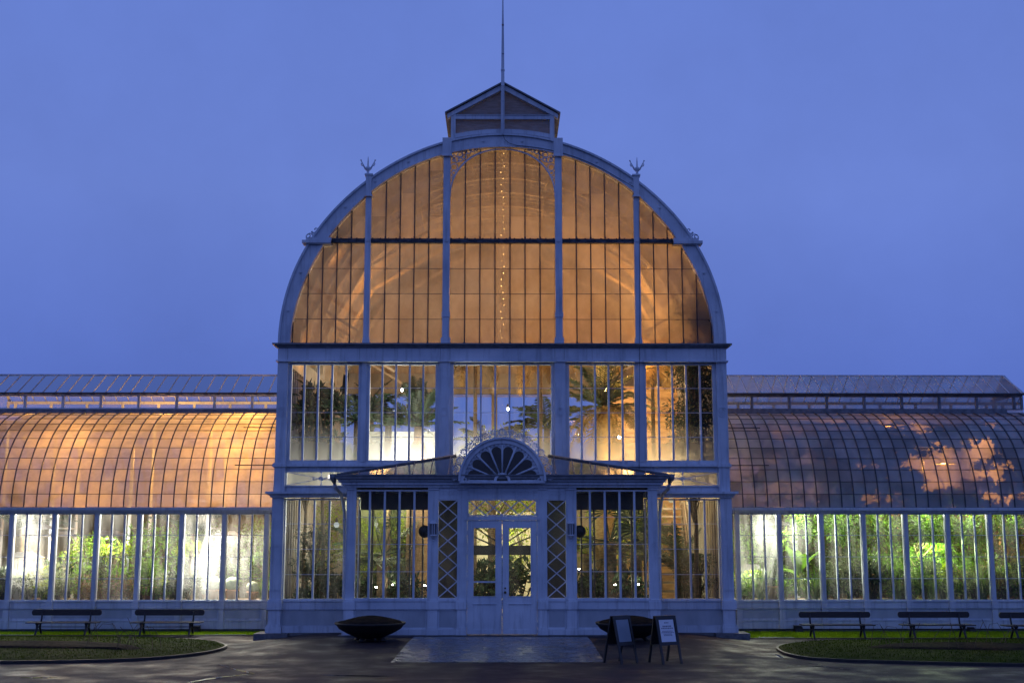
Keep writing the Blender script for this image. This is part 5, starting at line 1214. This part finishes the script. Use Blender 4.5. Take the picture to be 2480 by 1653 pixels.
# bowls
def bowl(label, px, py, first=None):
    p = G(px, py); loc = (p.x, p.y+.25, gz(p.x, p.y))
    if first: return dup(first, label, loc, .5, (1,1,.78), 'dark planter bowls beside the porch')
    T = thing('planter_bowl', label, 'planter', loc, 0, 'dark planter bowls beside the porch'); rr = .80
    T.scale = (1,1,.78)
    m = MB(); m.lathe([(.02,.10),(.30,.10),(.34,.12),(.52,.22),(.70,.35),(.75,.44),(.79,.475),(rr,.50),(rr,.53),(.77,.53),(.73,.49),(.02,.49)], (0,0,0), 40); m.build('bowl', BOWL, T)
    m = MB(); pr_ = [(.74,.50),(.70,.55),(.5,.615),(.28,.675),(.1,.705),(.005,.71)]; m.lathe(pr_, (0,0,0), 36); o = m.build('soil', SOIL, T)
    for v in o.data.vertices: v.co.z += random.uniform(-.014,.014)
    for k in range(4):
        a = PI/4+PI/2*k+.3; m = MB(); m.tube([(.27*math.cos(a),.27*math.sin(a),.13),(.33*math.cos(a),.33*math.sin(a),.06),(.36*math.cos(a),.36*math.sin(a),.0)], [.06,.05,.07], 8); m.build('foot', BOWL, T)
    m = MB(); m.lathe([(.10,0),(.10,.1)], (0,0,0), 10); m.build('foot', BOWL, T)
    return T
bw0 = bowl('wide dark planter bowl heaped with soil, left of the stone paving', 893, 1553)
bowl('wide dark planter bowl half hidden behind the menu boards', 1531, 1553, bw0)
# menu boards
def board(name, label, px, py, rz, paper):
    p = G(px, py); T = thing(name, label, 'sign board', (p.x, p.y, gz(p.x,p.y)), rz, 'folding menu boards on the path'); T.scale = (.875,)*3
    Hh = 1.04; Wd = .27; ang = math.atan2(.25, Hh)
    for s, nm in ((-1,'front'), (1,'rear')):
        def q(u, v, d=0): return (u, s*(.03+(Hh-v)*math.tan(ang))+s*d*math.cos(ang), v+d*math.sin(ang)*0)
        def slab(m, u0, u1, v0, v1, d0, d1):
            vs = [q(u0,v0,d1), q(u1,v0,d1), q(u1,v1,d1), q(u0,v1,d1), q(u0,v0,d0), q(u1,v0,d0), q(u1,v1,d0), q(u0,v1,d0)]
            fs = [(0,1,2,3),(7,6,5,4),(0,4,5,1),(1,5,6,2),(2,6,7,3),(3,7,4,0)]
            if s > 0: fs = [f_[::-1] for f_ in fs]
            m.add(vs, fs)
        m = MB(); slab(m, -Wd, -Wd+.055, .40, Hh, -.012, .02); slab(m, Wd-.055, Wd, .40, Hh, -.012, .02); slab(m, -Wd+.055, Wd-.055, Hh-.07, Hh, -.012, .018); slab(m, -Wd+.055, Wd-.055, .40, .46, -.012, .018)
        m.build('frame', BLACKW, T)
        m = MB(); slab(m, -Wd+.055, Wd-.055, .46, Hh-.07, -.008, .004); pnl = m.build('board', BLACKW, T)
        for u in (-1,1):
            m = MB(); slab(m, u*(Wd-.055) if u > 0 else -Wd, Wd if u > 0 else -Wd+.055, 0, .40, -.012, .02); m.build('leg', BLACKW, T)
        if s < 0:
            m = MB(); slab(m, -Wd+.075, Wd-.075, .475, Hh-.085, .0045, .007); pp = m.build('sheet', paper, pnl)
            if paper is PAPER:
                m = MB(); hgt = Hh-.085-.475; 
                rows = [(.86,.30,.025),(.70,.62,.030),(.61,.86,.022)]+[(.48,.75,.016),(.42,.9,.016),(.35,.62,.016),(.29,.62,.016)]
                for v_, wd_, th in rows:
                    ww = (Wd-.085)*wd_; u = -ww
                    while u < ww:
                        l_ = random.uniform(.015,.05); slab(m, u, min(ww,u+l_), .475+hgt*v_-th/2, .475+hgt*v_+th/2, .0072, .0082); u += l_+.012
                m.build('lettering', INK, pnl)
    m = MB(); m.tube([(-Wd-.008,-.155,.42),(-Wd-.008,0,.395),(-Wd-.008,.155,.42)], .005, 4); m.build('chain', IRON, T)
    return T
board('menu_board', 'black folding board with an empty blue grey poster, nearer the doors', 1503, 1604, R(40), SLATE)
board('menu_board', 'black folding board with a white printed sheet, farther from the doors', 1611, 1604, R(27), PAPER)
# small boxes at the wing plinth
for px, py, lab, sx_ in ((523,1519,'small dark box at the plinth near the pale cacti windows',1), (1911,1526,'small dark box at the plinth below the banana window',1), (2339,1530,'small dark box at the plinth behind the second bench right of the tower',.8)):
    p = G(px, py); T = thing('plinth_box', lab, 'box', (p.x, 1.85, .0), 0, 'dark boxes against the wing plinth'); T.scale = (sx_,)*3
    m = MB(); m.add([(-.10,-.16,.0),(.10,-.16,.0),(.10,.14,.0),(-.10,.14,.0),(-.09,-.10,.17),(.09,-.10,.17),(.09,.14,.2),(-.09,.14,.2)], [(0,3,2,1),(4,5,6,7),(0,1,5,4),(1,2,6,5),(2,3,7,6),(3,0,4,7)]); m.build('box_body', BOWL, T)
    m = MB(); m.box(-.11,.11,-.13,.14,.201,.215); m.build('box_lid', LEAD, T)
# grass strips in front of the wings, kerbs
def blades(m, pts, h0, h1):
    for x, y, z in pts:
        a = random.uniform(0, PI); h = random.uniform(h0, h1); wv = random.uniform(.004,.009); l = rv()*.35*h
        m.add([(x-wv*math.cos(a), y-wv*math.sin(a), z), (x+wv*math.cos(a), y+wv*math.sin(a), z), (x+l.x, y+l.y, z+h)], [(0,1,2)])
YK = {-1: G(300,1539).y, 1: G(2100,1546).y}
for s, side in ((-1,'left'), (1,'right')):
    y0 = YK[s]; x0 = XO+.36; m = MB(); m.box(s*x0, s*17, y0+.05, YW-.02, -.05, .02); struct(m.build('lawn_strip', GRASSB))
    m = MB(); m.box(s*x0, s*17, y0-.05, y0+.05, -.05, .026); tag(m.build('kerb_edging', BOWL), f'low dark kerb edging the grass strip before the {side} wing', 'kerb')
    m = MB(); pts = []
    for _ in range(26000): pts.append((s*random.uniform(x0, 14.5), random.uniform(y0+.06, YW-.03), .02))
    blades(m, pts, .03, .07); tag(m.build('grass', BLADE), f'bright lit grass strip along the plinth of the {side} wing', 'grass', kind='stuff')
    xs_, xe_ = ((U(495,1536,y0).x, U(595,1536,y0).x), (U(-40,1536,y0).x, U(85,1536,y0).x)) if s < 0 else ((U(1840,1541,y0).x, U(1925,1541,y0).x), (99,99))
    for a, b in ((xs_, xe_),) if s > 0 and False else ([xs_, xe_] if s < 0 else [xs_]):
        m = MB(); m.box(a, b, y0+.06, y0+.42, .0, .032); struct(m.build('stone_slab', M('wet_slab', (.30,.30,.29), (.42,.42,.40), .22, 5)))
# island beds
def island(s, outline, soil, label):
    P = [G(*p) for p in outline]; C = Vector((sum(p.x for p in P)/len(P), sum(p.y for p in P)/len(P)))
    n = len(P); m = MB()
    # smooth closed outline
    Q = []
    for i in range(n):
        a, b, c, d = [Vector((P[(i+k) % n].x, P[(i+k) % n].y)) for k in (-1,0,1,2)]
        for t_ in np.linspace(0, 1, 6, endpoint=False): Q.append(.5*((2*b)+(c-a)*t_+(2*a-5*b+4*c-d)*t_*t_+(3*b-a-3*c+d)*t_**3))
    n = len(Q); zt = .075
    rings = [(1, -.02), (1, .055), (.985, .065), (.9, .085), (.6, .13), (.25, .16)]
    vs = []
    for f_, z in rings:
        for q in Q: vs.append((C.x+(q.x-C.x)*f_, C.y+(q.y-C.y)*f_, z))
    vs.append((C.x, C.y, .17)); fs = []
    for r_ in range(len(rings)-1):
        for i in range(n): j = (i+1) % n; fs.append((r_*n+i, r_*n+j, (r_+1)*n+j, (r_+1)*n+i))
    for i in range(n): fs.append(((len(rings)-1)*n+i, (len(rings)-1)*n+(i+1) % n, len(vs)-1))
    m.add(vs, fs, True); struct(m.build('lawn_bed', GRASSB))
    e = MB(); vs = []
    for q in Q:
        dirn = (q-C).normalized(); 
        for f_, z in ((.0,-.02),(.0,.06),(.05,.06),(.05,-.02)): vs.append((q.x+dirn.x*f_, q.y+dirn.y*f_, z))
    e.add(vs, [(i*4+k, ((i+1) % n)*4+k, ((i+1) % n)*4+(k+1) % 4, i*4+(k+1) % 4) for i in range(n) for k in range(4)])
    tag(e.build('bed_edging', BOWL), f'dark low edging around the {label}', 'edging')
    def zb(x, y):
        v = Vector((x,y))-C; best = 0; a = math.atan2(v.y, v.x); bq = min(Q, key=lambda q: abs(math.atan2(math.sin(math.atan2(q.y-C.y,q.x-C.x)-a), math.cos(math.atan2(q.y-C.y,q.x-C.x)-a)))); f_ = v.length/max(.01,(bq-C).length)
        return f_, float(np.interp(f_, [0,.25,.6,.9,.985,1], [.17,.16,.13,.085,.065,.055]))
    # soil
    S_ = [G(*p) for p in soil]; m = MB(); k = len(S_); cx_ = Vector((sum(p.x for p in S_)/k, sum(p.y for p in S_)/k, 0)); vs = []
    for fr_ in (1, .85, .7, .55, .4, .2):
        for p in S_:
            x, y = cx_.x+(p.x-cx_.x)*fr_, cx_.y+(p.y-cx_.y)*fr_; vs.append((x, y, zb(x, y)[1]+(.004 if fr_ == 1 else .03+random.uniform(0,.02))))
    vs.append((cx_.x, cx_.y, zb(cx_.x, cx_.y)[1]+.035)); fs = [(r_*k+i, r_*k+(i+1) % k, (r_+1)*k+(i+1) % k, (r_+1)*k+i) for r_ in range(5) for i in range(k)]+[(5*k+i, 5*k+(i+1) % k, 6*k) for i in range(k)]
    m.add(vs, fs); struct(m.build('soil_bed', SOIL))
    # grass
    xs = [q.x for q in Q]; ys = [q.y for q in Q]; pts = []
    while len(pts) < 15000:
        x, y = random.uniform(max(-13.5,min(xs)), min(13.5,max(xs))), random.uniform(min(ys), max(ys)); f_, z = zb_fast(C, Q, x, y)
        if f_ < .98: pts.append((x, y, z))
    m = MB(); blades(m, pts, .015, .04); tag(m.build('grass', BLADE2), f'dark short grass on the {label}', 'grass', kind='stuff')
    # bare bent twigs standing round the soil, each on its own
    for i in range(16):
        a = S_[random.randrange(k)].lerp(S_[random.randrange(k)], random.uniform(0,.25)); x = a.x+random.uniform(-.3,.3); y = a.y+random.uniform(-.1,.3); w_ = random.uniform(.15,.4)*random.choice((-1,1)); h = random.uniform(.4,.65); z = 0
        m = MB(); m.tube([(0,0,z),(w_*.35,.02,z+h*.6),(w_*.8,.03,z+h*.95),(w_*1.5,.03,z+h*.9),(w_*1.9,0,z+h*.45),(w_*2.0,0,z)] if i % 2 else [(0,0,z),(w_*.5,.02,z+h*.55),(w_*1.1,0,z+h)], .006, 4)
        tag(m.build('bare_twig', TRUNK, None, (x, y, .08)), ('bent hoop of bare twig' if i % 2 else 'bare leaning twig')+f' standing on the {label}', 'twig', f'bare twigs on the {label}')
ANG = {}
def zb_fast(C, Q, x, y):
    key = id(Q)
    if key not in ANG:
        A = sorted((math.atan2(q.y-C.y, q.x-C.x), (q-C).length) for q in Q); ANG[key] = (np.array([a for a,_ in A]), np.array([l for _,l in A]))
    A, Lh = ANG[key]; a = math.atan2(y-C.y, x-C.x); r = np.interp(a, A, Lh, period=2*PI); f_ = math.hypot(x-C.x, y-C.y)/r
    return f_, float(np.interp(f_, [0,.25,.6,.9,.985,1], [.17,.16,.13,.085,.065,.055]))
island(-1, [(544,1568),(520,1558),(470,1553),(380,1549),(250,1547),(80,1546),(-120,1546),(-330,1550),(-420,1562),(-400,1585),(-250,1602),(-80,1606),(80,1605),(200,1603),(330,1599),(440,1590),(515,1579)],
       [(349,1583),(320,1577),(220,1573),(60,1572),(-120,1573),(-200,1578),(-120,1584),(60,1586),(200,1586),(310,1587)], 'left island lawn')
island(1, [(1886,1571),(1915,1562),(1975,1557),(2080,1555),(2200,1554),(2400,1553),(2600,1554),(2800,1560),(2860,1575),(2800,1600),(2650,1612),(2480,1612),(2350,1610),(2200,1606),(2060,1602),(1960,1596),(1905,1585)],
       [(2100,1581),(2150,1577),(2280,1576),(2420,1577),(2540,1580),(2560,1588),(2440,1592),(2300,1590),(2170,1587),(2110,1585)], 'right island lawn')
